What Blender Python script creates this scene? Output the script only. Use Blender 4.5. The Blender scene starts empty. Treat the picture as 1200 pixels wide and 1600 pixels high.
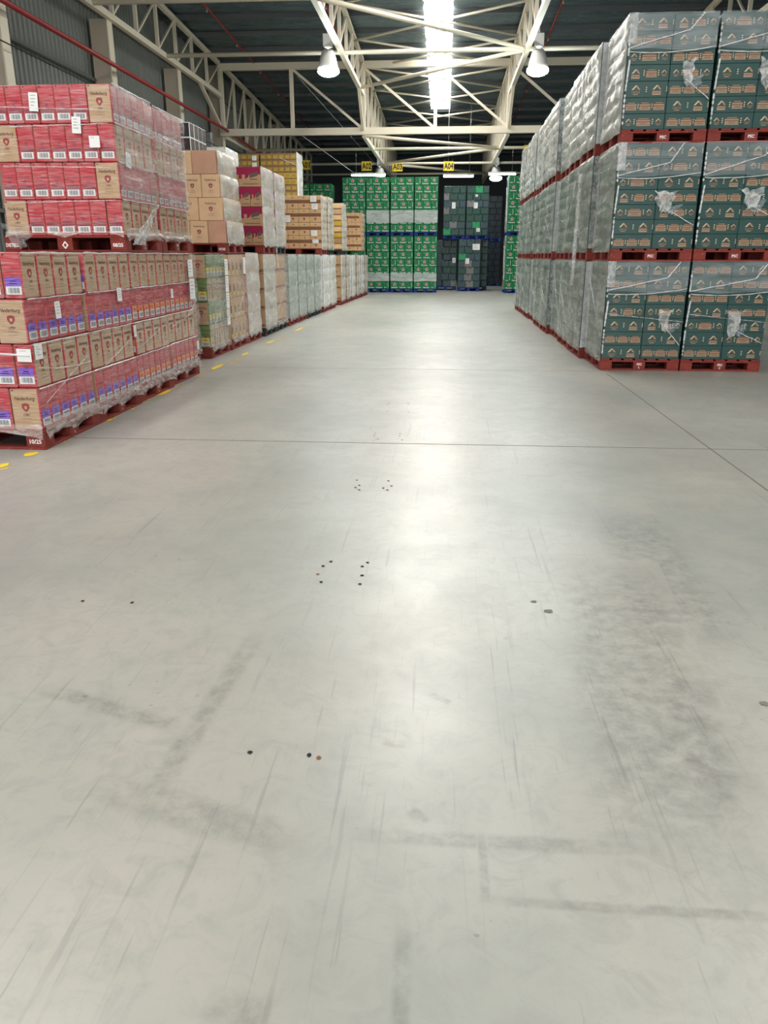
import bpy, bmesh, math, random
from mathutils import Vector, Matrix, noise
random.seed(11)
S = bpy.context.scene
C = S.collection
R = math.radians

# ------------------------------------------------------------------ camera, world, light, exposure
cam = bpy.data.cameras.new('camera')
cam.lens = 27.0
cam.sensor_width = 36.0
cam.sensor_fit = 'AUTO'
cam.clip_end = 200
co = bpy.data.objects.new('camera', cam)
co.location = (0, 0, 1.42)
co.rotation_euler = (R(90 - 18.435), 0, R(4.295))
C.objects.link(co)
S.camera = co

w = bpy.data.worlds.new('world')
S.world = w
w.use_nodes = True
w.node_tree.nodes['Background'].inputs[0].default_value = (0.85, 0.93, 1.0, 1)
w.node_tree.nodes['Background'].inputs[1].default_value = 1.2

S.view_settings.view_transform = 'Standard'
S.view_settings.look = 'None'
S.view_settings.gamma = 1.0
S.view_settings.use_curve_mapping = False
S.view_settings.exposure = 0.72
S.cycles.max_bounces = 8
S.cycles.diffuse_bounces = 4
S.cycles.glossy_bounces = 4
S.cycles.transparent_max_bounces = 16
S.cycles.sample_clamp_indirect = 6.0

SKYLIGHT = 16.0
REAR_FILL_W = 420.0
LAMP_W = 150.0
TUBE = 14.0

def area(name, loc, rot, sx, sy, power, col=(1, 1, 1)):
    l = bpy.data.lights.new(name, 'AREA')
    l.shape = 'RECTANGLE'
    l.size, l.size_y, l.energy, l.color = sx, sy, power, col
    o = bpy.data.objects.new(name, l)
    o.location, o.rotation_euler = loc, rot
    C.objects.link(o)
    return o
# added fill light at an unseen opening in the wall behind the camera
area('rear_fill_light', (0.0, -11.6, 2.7), (R(90), 0, 0), 11.0, 5.0, REAR_FILL_W, (1.0, 0.985, 0.96))

# ------------------------------------------------------------------ materials
def mat(name, col, rough=0.6, metal=0.0, spec=0.5, coat=0.0, emit=None, es=0.0):
    m = bpy.data.materials.new(name)
    m.use_nodes = True
    b = m.node_tree.nodes['Principled BSDF']
    b.inputs['Base Color'].default_value = (*col, 1)
    b.inputs['Roughness'].default_value = rough
    b.inputs['Metallic'].default_value = metal
    b.inputs['Specular IOR Level'].default_value = spec
    b.inputs['Coat Weight'].default_value = coat
    b.inputs['Coat Roughness'].default_value = 0.15
    if emit:
        b.inputs['Emission Color'].default_value = (*emit, 1)
        b.inputs['Emission Strength'].default_value = es
    return m

class NT:
    """small helper around a node tree"""
    def __init__(s, m):
        s.m = m; s.t = m.node_tree; s.n = s.t.nodes; s.l = s.t.links
        s.b = s.n.get('Principled BSDF'); s.out = s.n.get('Material Output')
    def new(s, kind, **kw):
        n = s.n.new(kind)
        for k, v in kw.items(): setattr(n, k, v)
        return n
    def link(s, a, b): s.l.new(a, b)
    def coords(s, scale=(1, 1, 1), rand=False, rot=(0, 0, 0)):
        tc = s.new('ShaderNodeTexCoord')
        mp = s.new('ShaderNodeMapping')
        mp.inputs['Scale'].default_value = scale
        mp.inputs['Rotation'].default_value = rot
        s.link(tc.outputs['Object'], mp.inputs['Vector'])
        if rand:
            oi = s.new('ShaderNodeObjectInfo')
            mu = s.new('ShaderNodeMath', operation='MULTIPLY'); mu.inputs[1].default_value = 37.0
            s.link(oi.outputs['Random'], mu.inputs[0])
            s.link(mu.outputs[0], mp.inputs['Location'])
        return mp.outputs['Vector']
    def noise(s, vec, scale, detail=3.0, rough=0.55, dist=0.0):
        n = s.new('ShaderNodeTexNoise')
        n.inputs['Scale'].default_value = scale
        n.inputs['Detail'].default_value = detail
        n.inputs['Roughness'].default_value = rough
        n.inputs['Distortion'].default_value = dist
        s.link(vec, n.inputs['Vector'])
        return n.outputs['Fac']
    def ramp(s, fac, p0, p1, c0=(0, 0, 0, 1), c1=(1, 1, 1, 1)):
        r = s.new('ShaderNodeValToRGB')
        r.color_ramp.elements[0].position = p0; r.color_ramp.elements[0].color = c0
        r.color_ramp.elements[1].position = p1; r.color_ramp.elements[1].color = c1
        s.link(fac, r.inputs['Fac'])
        return r.outputs['Color']
    def mix(s, fac, a, b, mode='MIX'):
        n = s.new('ShaderNodeMix', data_type='RGBA', blend_type=mode)
        for sock, v in ((n.inputs['Factor'], fac), (n.inputs['A'], a), (n.inputs['B'], b)):
            if isinstance(v, (int, float)): sock.default_value = v
            elif isinstance(v, tuple): sock.default_value = (*v[:3], 1)
            else: s.link(v, sock)
        return n.outputs['Result']
    def math(s, op, a, b=0.0):
        n = s.new('ShaderNodeMath', operation=op)
        for sock, v in ((n.inputs[0], a), (n.inputs[1], b)):
            if isinstance(v, (int, float)): sock.default_value = v
            else: s.link(v, sock)
        return n.outputs[0]
    def bump(s, h, strength=0.3, dist=0.01, target=None):
        b = s.new('ShaderNodeBump')
        b.inputs['Strength'].default_value = strength
        b.inputs['Distance'].default_value = dist
        s.link(h, b.inputs['Height'])
        s.link(b.outputs['Normal'], (target or s.b).inputs['Normal'])
        return b.outputs['Normal']

def card(name, col, rough=0.7, var=0.18):
    """printed or plain cardboard with a little fibre variation"""
    m = mat(name, col, rough, spec=0.35); t = NT(m)
    v = t.coords((1, 1, 1), rand=True)
    n = t.noise(v, 7.0, 4)
    dark = tuple(c * (1 - var) for c in col); lite = tuple(min(1, c * (1 + var)) for c in col)
    t.link(t.mix(n, dark, lite), t.b.inputs['Base Color'])
    t.bump(t.noise(v, 3.0, 2), 0.25, 0.01)
    return m

def filmed(name, col, veil=0.16, rough=0.45):
    """cardboard under tight clear stretch film: fine stretched wrinkles, cloudy strips, plastic gloss"""
    m = mat(name, col, rough, spec=0.5, coat=0.75); t = NT(m)
    v = t.coords((4.0, 4.0, 60.0), rand=True)
    n = t.noise(v, 1.0, 5, 0.62, 1.2)
    streak = t.ramp(n, 0.42, 0.80)
    v2 = t.coords((1.5, 1.5, 5.0), rand=True)
    cloud = t.noise(v2, 1.6, 3)
    f = t.math('MULTIPLY', streak, t.math('ADD', t.math('MULTIPLY', cloud, 1.4), 0.1))
    f = t.math('ADD', t.math('MULTIPLY', f, 0.50), veil * 0.5)
    t.link(t.mix(f, col, (0.80, 0.78, 0.76)), t.b.inputs['Base Color'])
    t.b.inputs['Coat Roughness'].default_value = 0.16
    t.bump(n, 0.55, 0.012)
    return m

def film(name, veil, tint=(0.80, 0.83, 0.80), amp=0.45, sc=(2.2, 2.2, 14.0), rough=0.28, rot=(0, 0, 0), lo=0.40, hi=0.78):
    """stretch film: see-through where it is one clean layer, milky where it is wrinkled or doubled"""
    m = mat(name, tint, rough, spec=0.6); t = NT(m)
    v = t.coords(sc, rand=True, rot=rot)
    n = t.noise(v, 1.0, 5, 0.62, 1.0)
    n2 = t.noise(t.coords((1.1, 1.1, 1.6), rand=True), 1.5, 3)
    f = t.math('MULTIPLY', t.ramp(n, lo, hi), t.math('ADD', n2, 0.35))
    f = t.math('ADD', t.math('MULTIPLY', f, amp), veil)
    cl = t.new('ShaderNodeClamp'); t.link(f, cl.inputs['Value']); cl.inputs['Max'].default_value = 0.97
    tr = t.new('ShaderNodeBsdfTransparent')
    mx = t.new('ShaderNodeMixShader')
    t.link(cl.outputs[0], mx.inputs[0]); t.link(tr.outputs[0], mx.inputs[1]); t.link(t.b.outputs[0], mx.inputs[2])
    t.link(mx.outputs[0], t.out.inputs['Surface'])
    t.bump(n, 0.6, 0.02)
    return m

M = {}
M['cream'] = mat('cream_paint', (0.78, 0.71, 0.57), 0.5)
M['column'] = mat('beige_column_paint', (0.50, 0.43, 0.34), 0.55)
M['pipe_red'] = mat('red_pipe_paint', (0.30, 0.018, 0.02), 0.4)
M['galv'] = mat('galvanised', (0.45, 0.46, 0.46), 0.4, 0.6)
M['dark'] = mat('dark_void', (0.01, 0.01, 0.012), 0.9)
M['black'] = mat('black_ink', (0.02, 0.018, 0.02), 0.6)
M['white'] = mat('white_paint', (0.80, 0.80, 0.80), 0.5)
M['paper'] = mat('white_paper', (0.82, 0.82, 0.82), 0.6)
M['paper_print'] = mat('grey_print', (0.30, 0.30, 0.32), 0.6)
M['bar'] = mat('barcode_grey', (0.28, 0.29, 0.31), 0.6)
M['lampwhite'] = mat('lamp_white', (0.72, 0.72, 0.70), 0.35)
M['lens'] = mat('lamp_lens', (0.9, 0.95, 0.95), 0.3, emit=(0.88, 1.0, 0.97), es=60.0)
M['lens_dim'] = mat('lamp_lens_far', (0.9, 0.95, 0.95), 0.3, emit=(0.88, 1.0, 0.97), es=6.0)
M['tube'] = mat('fluorescent_tube', (0.9, 0.95, 1.0), 0.3, emit=(0.80, 0.95, 1.0), es=TUBE)
M['sky'] = mat('skylight_sheet', (0.9, 0.9, 0.9), 0.3, emit=(1.0, 0.975, 0.93), es=SKYLIGHT)
M['yellow'] = mat('yellow_sign', (0.85, 0.62, 0.02), 0.45)
M['rust'] = mat('rust_stain', (0.20, 0.07, 0.03), 0.8)

# painted pallet timber
def timber(name, col, var=0.35):
    m = mat(name, col, 0.72, spec=0.3); t = NT(m)
    v = t.coords((1, 1, 1), rand=True)
    n = t.noise(v, 5.0, 4); n2 = t.noise(v, 40.0, 3)
    c = t.mix(n, tuple(x * (1 - var) for x in col), tuple(min(1, x * (1 + var)) for x in col))
    sc = t.ramp(n2, 0.60, 0.74)
    t.link(t.mix(t.math('MULTIPLY', sc, 0.35), c, (0.42, 0.28, 0.20)), t.b.inputs['Base Color'])
    t.bump(n2, 0.3, 0.004)
    return m
M['p_red'] = timber('red_pallet_paint', (0.215, 0.034, 0.026))
M['p_dark'] = timber('black_pallet_plastic', (0.03, 0.03, 0.032))
M['p_blue'] = timber('blue_pallet_paint', (0.008, 0.035, 0.20))
M['p_green'] = timber('green_pallet_paint', (0.01, 0.12, 0.06))

# cartons
BROWN = (0.47, 0.30, 0.165); RED = (0.48, 0.010, 0.030)
M['f_brown'] = filmed('filmed_brown_card', (0.46, 0.285, 0.15), 0.05)
M['f_red'] = filmed('filmed_red_card', RED, 0.04)
M['f_maroon'] = filmed('filmed_maroon_print', (0.24, 0.01, 0.04), 0.05)
M['f_purple'] = filmed('filmed_purple_print', (0.155, 0.04, 0.55), 0.05)
M['f_orange'] = filmed('filmed_orange_print', (0.78, 0.19, 0.02), 0.05)
M['f_white'] = filmed('filmed_white_print', (0.80, 0.80, 0.80), 0.1)
M['f_green'] = filmed('filmed_green_print', (0.09, 0.20, 0.02), 0.05)
M['f_yellow'] = filmed('filmed_yellow_print', (0.80, 0.62, 0.02), 0.04)
M['ink_red'] = mat('crest_red_ink', (0.30, 0.05, 0.05), 0.6)
M['ink_brown'] = mat('brown_ink', (0.10, 0.045, 0.035), 0.6)
M['c_brown'] = card('brown_card', BROWN)
M['c_tan'] = card('tan_card', (0.62, 0.40, 0.215))
M['c_peach'] = card('peach_card', (0.66, 0.44, 0.27))
M['c_grey'] = card('pale_grey_card', (0.40, 0.43, 0.40))
M['c_pink'] = card('pinkish_card', (0.52, 0.29, 0.20))
M['c_magenta'] = card('magenta_print', (0.30, 0.008, 0.06))
M['c_stripe'] = card('dark_brown_print', (0.22, 0.10, 0.05))
M['c_gold'] = card('gold_print', (0.48, 0.31, 0.03))
M['c_goldbrown'] = card('gold_brown_card', (0.32, 0.20, 0.08))
M['c_mag_ink'] = mat('grey_sticker_ink', (0.10, 0.08, 0.07), 0.6)
M['c_beer'] = card('dark_green_print', (0.026, 0.072, 0.067), 0.45, 0.22); M['c_beer'].node_tree.nodes['Principled BSDF'].inputs['Coat Weight'].default_value = 0.5
M['c_beer2'] = card('dark_green_side', (0.026, 0.080, 0.066), 0.5, 0.22)
M['tan_ink'] = mat('tan_ink', (0.37, 0.215, 0.13), 0.55)
M['cream_ink'] = mat('cream_ink', (0.58, 0.47, 0.30), 0.55)
M['c_lager'] = card('bright_green_print', (0.002, 0.185, 0.060), 0.45, 0.15)
M['ink_star'] = mat('star_red_ink', (0.62, 0.03, 0.02), 0.5)
M['crate_dk'] = mat('dark_green_plastic', (0.008, 0.055, 0.042), 0.4)
M['crate_shade'] = mat('shade_dark_plastic', (0.005, 0.013, 0.022), 0.45)  # near black: the shade of the dark gap put into the crate colour
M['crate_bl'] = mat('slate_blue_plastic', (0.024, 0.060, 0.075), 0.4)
M['crate_gr'] = mat('grey_plastic', (0.17, 0.175, 0.18), 0.45)
M['crate_br'] = mat('bright_green_plastic', (0.005, 0.26, 0.09), 0.4)
M['gift_bl'] = card('black_gift_card', (0.022, 0.018, 0.022), 0.4)
M['gift_red'] = mat('dark_red_ink', (0.13, 0.01, 0.015), 0.4)

# stretch film
M['w_side'] = film('film_aisle_side', 0.30, (0.56, 0.61, 0.56), 0.62, (1.6, 1.5, 7.0), 0.2, (0.5, 0, 0))
M['w_sidehi'] = film('film_aisle_side_high', 0.45, (0.74, 0.75, 0.71), 0.66, (1.6, 1.5, 6.0), 0.2, (0.7, 0, 0))  # whiter than w_side: lamp highlights on the right top tier put into the film
M['w_front'] = film('film_front_band', 0.12, (0.70, 0.76, 0.80), 0.28, (1.3, 1.3, 9.0), 0.16)
M['w_edge'] = film('film_edge_roll', 0.55, (0.83, 0.85, 0.86), 0.45, (6, 6, 10), 0.2)
M['w_tail'] = film('film_loose_tail', 0.20, (0.84, 0.85, 0.85), 0.75, (9, 9, 9), 0.18)
M['w_skirt'] = film('film_skirt', 0.22, (0.72, 0.69, 0.66), 0.65, (7, 7, 26), 0.3)
M['w_pale'] = film('film_pale_wrap', 0.50, (0.78, 0.80, 0.77), 0.4, (1.6, 2.2, 8.0))
M['w_white'] = film('film_white_wrap', 0.72, (0.84, 0.84, 0.82), 0.3, (1.6, 2.2, 8.0))
M['w_thin'] = film('film_thin_wrap', 0.13, (0.80, 0.78, 0.76), 0.42, (2.0, 2.6, 16.0))  # veil raised to paint in the skylight's reflection on the upper left wrap
M['w_grey'] = film('film_grey_wrap', 0.50, (0.58, 0.63, 0.58), 0.45, (1.6, 1.8, 8.0))
M['w_band'] = film('film_white_band', 0.30, (0.78, 0.82, 0.84), 0.5, (2.5, 2.5, 7.0), 0.16, (0, 0, 0), 0.25, 0.85)

# ------------------------------------------------------------------ geometry helpers
_txt = {}
def text_shape(s, shear=0.0, bold=0.012):
    """flat outline of a word, height about 1, centred on the origin: (verts2d, faces)"""
    k = (s, shear, bold)
    if k not in _txt:
        cu = bpy.data.curves.new('t', 'FONT')
        cu.body = s; cu.align_x = 'CENTER'; cu.align_y = 'CENTER'; cu.shear = shear; cu.offset = bold; cu.resolution_u = 2
        o = bpy.data.objects.new('t', cu); C.objects.link(o)
        dg = bpy.context.evaluated_depsgraph_get()
        me = bpy.data.meshes.new_from_object(o.evaluated_get(dg))
        vs = [(v.co.x, v.co.y) for v in me.vertices]; fs = [tuple(p.vertices) for p in me.polygons]
        bpy.data.objects.remove(o); bpy.data.curves.remove(cu); bpy.data.meshes.remove(me)
        ys = [v[1] for v in vs]; h = max(ys) - min(ys); cy = (max(ys) + min(ys)) / 2
        xs = [v[0] for v in vs]; cx = (max(xs) + min(xs)) / 2
        _txt[k] = ([((x - cx) / h, (y - cy) / h) for x, y in vs], fs)
    return _txt[k]

class MB:
    def __init__(s): s.v, s.f, s.mi, s.sm, s.ms = [], [], [], [], []
    def idx(s, m):
        if m not in s.ms: s.ms.append(m)
        return s.ms.index(m)
    def add(s, vs, fs, m, smooth=False):
        b = len(s.v); i = s.idx(m)
        s.v += [tuple(v) for v in vs]
        for f in fs:
            s.f.append(tuple(b + k for k in f)); s.mi.append(i); s.sm.append(smooth)
        return s
    def box(s, x0, x1, y0, y1, z0, z1, m):
        return s.add([(x0, y0, z0), (x1, y0, z0), (x1, y1, z0), (x0, y1, z0), (x0, y0, z1), (x1, y0, z1), (x1, y1, z1), (x0, y1, z1)],
                     [(0, 3, 2, 1), (4, 5, 6, 7), (0, 1, 5, 4), (1, 2, 6, 5), (2, 3, 7, 6), (3, 0, 4, 7)], m)
    def cbox(s, x0, x1, y0, y1, z0, z1, m, c=0.006, side=None):
        """box with chamfered edges; side gives another material per face name"""
        P = {}
        vs = []
        for ix, x in enumerate((x0, x1)):
            for iy, y in enumerate((y0, y1)):
                for iz, z in enumerate((z0, z1)):
                    dx, dy, dz = (c if ix == 0 else -c), (c if iy == 0 else -c), (c if iz == 0 else -c)
                    P[ix, iy, iz, 0] = len(vs); vs.append((x, y + dy, z + dz))
                    P[ix, iy, iz, 1] = len(vs); vs.append((x + dx, y, z + dz))
                    P[ix, iy, iz, 2] = len(vs); vs.append((x + dx, y + dy, z))
        side = side or {}
        q = lambda a, l: [P[(*k, a)] for k in l]
        F = {'-x': q(0, [(0, 1, 0), (0, 0, 0), (0, 0, 1), (0, 1, 1)]), '+x': q(0, [(1, 0, 0), (1, 1, 0), (1, 1, 1), (1, 0, 1)]),
             '-y': q(1, [(0, 0, 0), (1, 0, 0), (1, 0, 1), (0, 0, 1)]), '+y': q(1, [(1, 1, 0), (0, 1, 0), (0, 1, 1), (1, 1, 1)]),
             '-z': q(2, [(0, 1, 0), (1, 1, 0), (1, 0, 0), (0, 0, 0)]), '+z': q(2, [(0, 0, 1), (1, 0, 1), (1, 1, 1), (0, 1, 1)])}
        b = len(s.v); s.v += vs
        for k, f in F.items():
            s.f.append(tuple(b + i for i in f)); s.mi.append(s.idx(side.get(k, m))); s.sm.append(False)
        E = []
        for i in (0, 1):
            for j in (0, 1):
                E.append((P[0, i, j, 1], P[1, i, j, 1], P[1, i, j, 2], P[0, i, j, 2]))
                E.append((P[i, 0, j, 0], P[i, 1, j, 0], P[i, 1, j, 2], P[i, 0, j, 2]))
                E.append((P[i, j, 0, 0], P[i, j, 1, 0], P[i, j, 1, 1], P[i, j, 0, 1]))
                for k in (0, 1): E.append((P[i, j, k, 0], P[i, j, k, 1], P[i, j, k, 2]))
        mi = s.idx(m)
        for f in E: s.f.append(tuple(b + i for i in f)); s.mi.append(mi); s.sm.append(False)
        return s
    def bar(s, p, q, wd, ht, m, up=Vector((0, 0, 1))):
        p, q = Vector(p), Vector(q); d = (q - p).normalized()
        a = d.cross(up)
        if a.length < 1e-4: a = Vector((1, 0, 0))
        a.normalize(); b = a.cross(d).normalized()
        a *= wd / 2; b *= ht / 2
        vs = [p - a - b, p + a - b, p + a + b, p - a + b, q - a - b, q + a - b, q + a + b, q - a + b]
        return s.add(vs, [(0, 3, 2, 1), (4, 5, 6, 7), (0, 1, 5, 4), (1, 2, 6, 5), (2, 3, 7, 6), (3, 0, 4, 7)], m)
    def tube(s, pts, r, m, n=8, cap=True):
        pts = [Vector(p) for p in pts]; rings = []
        for i, p in enumerate(pts):
            d = (pts[min(i + 1, len(pts) - 1)] - pts[max(i - 1, 0)]).normalized()
            a = d.cross(Vector((0, 0, 1)))
            if a.length < 1e-3: a = d.cross(Vector((1, 0, 0)))
            a.normalize(); b = d.cross(a)
            rr = r[i] if isinstance(r, (list, tuple)) else r
            rings.append([p + a * rr * math.cos(2 * math.pi * k / n) + b * rr * math.sin(2 * math.pi * k / n) for k in range(n)])
        vs = [v for rg in rings for v in rg]
        fs = [(i * n + k, i * n + (k + 1) % n, (i + 1) * n + (k + 1) % n, (i + 1) * n + k) for i in range(len(pts) - 1) for k in range(n)]
        if cap: fs += [tuple(reversed(range(n))), tuple(range((len(pts) - 1) * n, len(pts) * n))]
        return s.add(vs, fs, m, True)
    def lathe(s, prof, m, n=24, c=(0, 0, 0), smooth=True):
        vs = [(c[0] + r * math.cos(2 * math.pi * k / n), c[1] + r * math.sin(2 * math.pi * k / n), c[2] + z) for r, z in prof for k in range(n)]
        fs = [(i * n + k, i * n + (k + 1) % n, (i + 1) * n + (k + 1) % n, (i + 1) * n + k) for i in range(len(prof) - 1) for k in range(n)]
        return s.add(vs, fs, m, smooth)
    def sheet(s, fn, nu, nv, m):
        vs = [fn(i / nu, j / nv) for j in range(nv + 1) for i in range(nu + 1)]
        fs = [(j * (nu + 1) + i, j * (nu + 1) + i + 1, (j + 1) * (nu + 1) + i + 1, (j + 1) * (nu + 1) + i) for j in range(nv) for i in range(nu)]
        return s.add(vs, fs, m, True)
    def face_frame(s, face, x0, x1, y0, y1, z0, z1, e=0.0012):
        if face == '-y': return Vector((x0, y0 - e, z0)), Vector((1, 0, 0)), Vector((0, 0, 1))
        if face == '+y': return Vector((x1, y1 + e, z0)), Vector((-1, 0, 0)), Vector((0, 0, 1))
        if face == '+x': return Vector((x1 + e, y0, z0)), Vector((0, 1, 0)), Vector((0, 0, 1))
        if face == '-x': return Vector((x0 - e, y1, z0)), Vector((0, -1, 0)), Vector((0, 0, 1))
        return Vector((x0, y0, z1 + e)), Vector((1, 0, 0)), Vector((0, 1, 0))
    def prints(s, frame, items):
        o, a, b = frame; n = a.cross(b)
        for k, it in enumerate(items):
            off = o + n * (0.0004 * k if it[0] != 'text' else 0.0004 * k)
            if it[0] == 'rect':
                _, u0, v0, u1, v1, m = it
                s.add([off + a * u + b * v for u, v in ((u0, v0), (u1, v0), (u1, v1), (u0, v1))], [(0, 1, 2, 3)], m)
            elif it[0] == 'poly':
                s.add([off + a * u + b * v for u, v in it[1]], [tuple(range(len(it[1])))], it[2])
            elif it[0] == 'text':
                _, t, uc, vc, h, wmax, m, sh = it[:8]
                vs, fs = text_shape(t, sh, it[8] if len(it) > 8 else 0.012)
                wd = max(v[0] for v in vs) - min(v[0] for v in vs)
                sx = min(h, wmax / wd) if wmax else h
                s.add([off + a * (uc + x * sx) + b * (vc + y * h) for x, y in vs], fs, m)
        return s
    def mesh(s, name):
        me = bpy.data.meshes.new(name)
        me.from_pydata(s.v, [], s.f)
        for m in s.ms: me.materials.append(M[m])
        me.polygons.foreach_set('material_index', s.mi)
        me.polygons.foreach_set('use_smooth', s.sm)
        me.update()
        return me
    def obj(s, name, parent=None, loc=None, rz=0.0):
        return put(name, s.mesh(name), parent, loc, rz)

def put(name, me, parent=None, loc=None, rz=0.0):
    o = bpy.data.objects.new(name, me); C.objects.link(o)
    if parent: o.parent = parent
    if loc is not None: o.location = loc
    if rz: o.rotation_euler = (0, 0, rz)
    return o
_LONG = []
def tag(o, label, cat, group=None):
    n_ = len(label.replace('-', ' ').split())
    if not 4 <= n_ <= 16: _LONG.append(label)
    o['label'] = label; o['category'] = cat
    if group: o['group'] = group
    return o
def thing(name, label, cat, loc=(0, 0, 0), rz=0.0, group=None):
    return tag(put(name, None, None, loc, rz), label, cat, group)
def struct(o):
    o['kind'] = 'structure'; return o

ORD = ['first', 'second', 'third', 'fourth', 'fifth', 'sixth', 'seventh', 'eighth', 'ninth', 'tenth', 'eleventh', 'twelfth',
       'thirteenth', 'fourteenth', 'fifteenth', 'sixteenth', 'seventeenth']
LAY4 = ['bottom layer', 'second layer', 'third layer', 'top layer']
LAY7 = ['bottom layer', 'second layer', 'third layer', 'fourth layer', 'fifth layer', 'sixth layer', 'top layer']

# ------------------------------------------------------------------ the building
XL, XR = -2.94, 2.08                       # the two trusses either side of the aisle
def ztop(y): return 7.90 - 0.038 * (y - 24)  # top chord
def zroof(y): return ztop(y) + 0.26

# floor
fm = mat('polished_concrete', (0.5, 0.5, 0.47), 0.3, spec=0.5); M['concrete'] = fm
t = NT(fm)
v1 = t.coords((1, 1, 1))
big = t.noise(v1, 0.45, 4, 0.6); mid = t.noise(v1, 2.6, 6, 0.65, 0.6); fine = t.noise(v1, 60, 3)
c = t.mix(t.ramp(big, 0.30, 0.72), (0.25, 0.258, 0.23), (0.41, 0.408, 0.368))
c = t.mix(t.math('MULTIPLY', t.ramp(mid, 0.48, 0.75), 0.42), c, (0.24, 0.25, 0.225))
warm = t.noise(t.coords((1, 0.6, 1), rot=(0, 0, .4)), 0.8, 3)
c = t.mix(t.math('MULTIPLY', t.ramp(warm, 0.45, 0.65), 0.35), c, (0.46, 0.40, 0.34))
mot = t.noise(v1, 9.0, 6, 0.7, 1.2)
c = t.mix(t.math('MULTIPLY', t.ramp(mot, 0.46, 0.68), 0.55), c, (0.25, 0.255, 0.235))
c = t.mix(t.math('MULTIPLY', t.ramp(fine, 0.55, 0.8), 0.12), c, (0.2, 0.2, 0.19))
for rot, s1, s2, lo, amt in ((0.10, 30, 0.8, 0.64, 0.55), (-0.30, 40, 1.1, 0.645, 0.5), (-0.55, 46, 1.3, 0.655, 0.45), (0.42, 44, 1.2, 0.65, 0.5), (0.75, 50, 2.5, 0.67, 0.4), (1.35, 30, 2.0, 0.68, 0.3), (0.02, 70, 2.2, 0.66, 0.45)):
    sv = t.coords((s1, s2, 1), rot=(0, 0, rot))
    sn = t.noise(sv, 1.0, 4, 0.55, 0.25)
    msk = t.ramp(t.noise(t.coords((1, 1, 1), rot=(0, 0, rot + 1)), 0.9 + amt, 3), 0.36, 0.60)
    c = t.mix(t.math('MULTIPLY', t.math('MULTIPLY', t.ramp(sn, lo, lo + 0.05), amt * 1.0), msk), c, (0.19, 0.185, 0.17))
spv = t.coords((1, 1, 1)); sp = t.noise(spv, 24, 2, 0.5); spm = t.noise(spv, 1.1, 2)
dots = t.math('MULTIPLY', t.ramp(sp, 0.70, 0.73), t.ramp(spm, 0.52, 0.62))
c = t.mix(t.math('MULTIPLY', dots, 0.55), c, (0.16, 0.15, 0.14))
t.link(c, t.b.inputs['Base Color'])
rg = t.mix(t.ramp(mid, 0.35, 0.75), (0.38, 0.38, 0.38), (0.55, 0.55, 0.55))
t.link(rg, t.b.inputs['Roughness'])
t.b.inputs['Coat Weight'].default_value = 0.7; t.b.inputs['Coat Roughness'].default_value = 0.36
t.bump(t.math('ADD', t.math('MULTIPLY', fine, 0.15), big), 0.12, 0.01)
fl = MB(); fl.box(-8.6, 13.5, -12, 50, -0.2, 0, 'concrete')
floor = struct(fl.obj('floor'))
M['joint'] = mat('joint_filler', (0.14, 0.125, 0.10), 0.8)
for a, b in (((-8.5, 6.0), (13.4, 5.95)), ((2.09, 0.2), (2.09, 10.0)), ((-8.5, 10.25), (13.4, 10.2))):
    wdt = 0.012 if a[1] != 10.25 else 0.006
    struct(MB().bar((*a, 0.0004), (*b, 0.0004), wdt, 0.0012, 'joint').obj('joint', floor))
M['floor_yellow'] = mat('worn_yellow_paint', (0.80, 0.56, 0.02), 0.5)
_tt = NT(M['floor_yellow']); _tv = _tt.coords((6, 3, 1)); _tn = _tt.noise(_tv, 1.4, 5, 0.7)
_tr = _tt.new('ShaderNodeBsdfTransparent'); _tm = _tt.new('ShaderNodeMixShader')
_tt.link(_tt.ramp(_tn, 0.565, 0.60), _tm.inputs[0]); _tt.link(_tr.outputs[0], _tm.inputs[1]); _tt.link(_tt.b.outputs[0], _tm.inputs[2])
_tt.link(_tm.outputs[0], _tt.out.inputs['Surface'])
mk = MB()
mk.add([(x, y, 0.0016) for x, y in ((-3.17, 2.0), (-3.07, 2.0), (-2.60, 28.0), (-2.72, 28.0))], [(0, 1, 2, 3)], 'floor_yellow')
struct(mk.obj('line_marking', floor))
def blot(cx, cy, rx, ry, m, seed, z=0.0022):
    rnd = random.Random(seed); n = 14
    vs = [(cx + rx * math.cos(2 * math.pi * k / n) * rnd.uniform(.75, 1.2), cy + ry * math.sin(2 * math.pi * k / n) * rnd.uniform(.75, 1.2), z) for k in range(n)]
    return MB().add(vs, [tuple(range(n))], m)
M['y_patch'] = mat('yellow_paint_patch', (0.82, 0.58, 0.02), 0.5)
for k, (x, y, rx, ry) in enumerate(((-3.11, 5.08, .035, .07), (-3.08, 5.42, .05, .07), (-3.02, 10.25, .045, .3), (-3.03, 8.2, .04, .2), (-3.0, 11.7, .04, .18), (-2.99, 13.4, .035, .3), (-2.93, 15.9, .035, .4))):
    struct(blot(x, y, rx, ry, 'y_patch', k).obj('line_marking', floor))
HOLES = [(-0.52, 3.46), (-0.55, 3.4), (-0.56, 3.3), (-0.53, 3.21), (-0.34, 3.46), (-0.36, 3.41), (-0.35, 3.3), (-0.35, 3.2), (-0.55, 4.9), (-0.52, 4.78), (-0.54, 4.73),
         (-0.51, 4.68), (-0.34, 4.9), (-0.31, 4.78), (-0.36, 4.73), (-0.33, 4.69), (-0.55, 6.32), (-0.55, 6.24), (-0.51, 6.11), (-0.34, 6.33), (-0.34, 6.24), (-0.31, 6.1),
         (-0.53, 7.75), (-0.54, 7.67), (-0.52, 7.29), (-0.34, 7.77), (-0.33, 7.68), (-0.31, 7.28), (-0.55, 1.93), (-0.37, 1.93), (-0.34, 1.92), (-1.53, 2.93), (-1.31, 2.93)]
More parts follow.
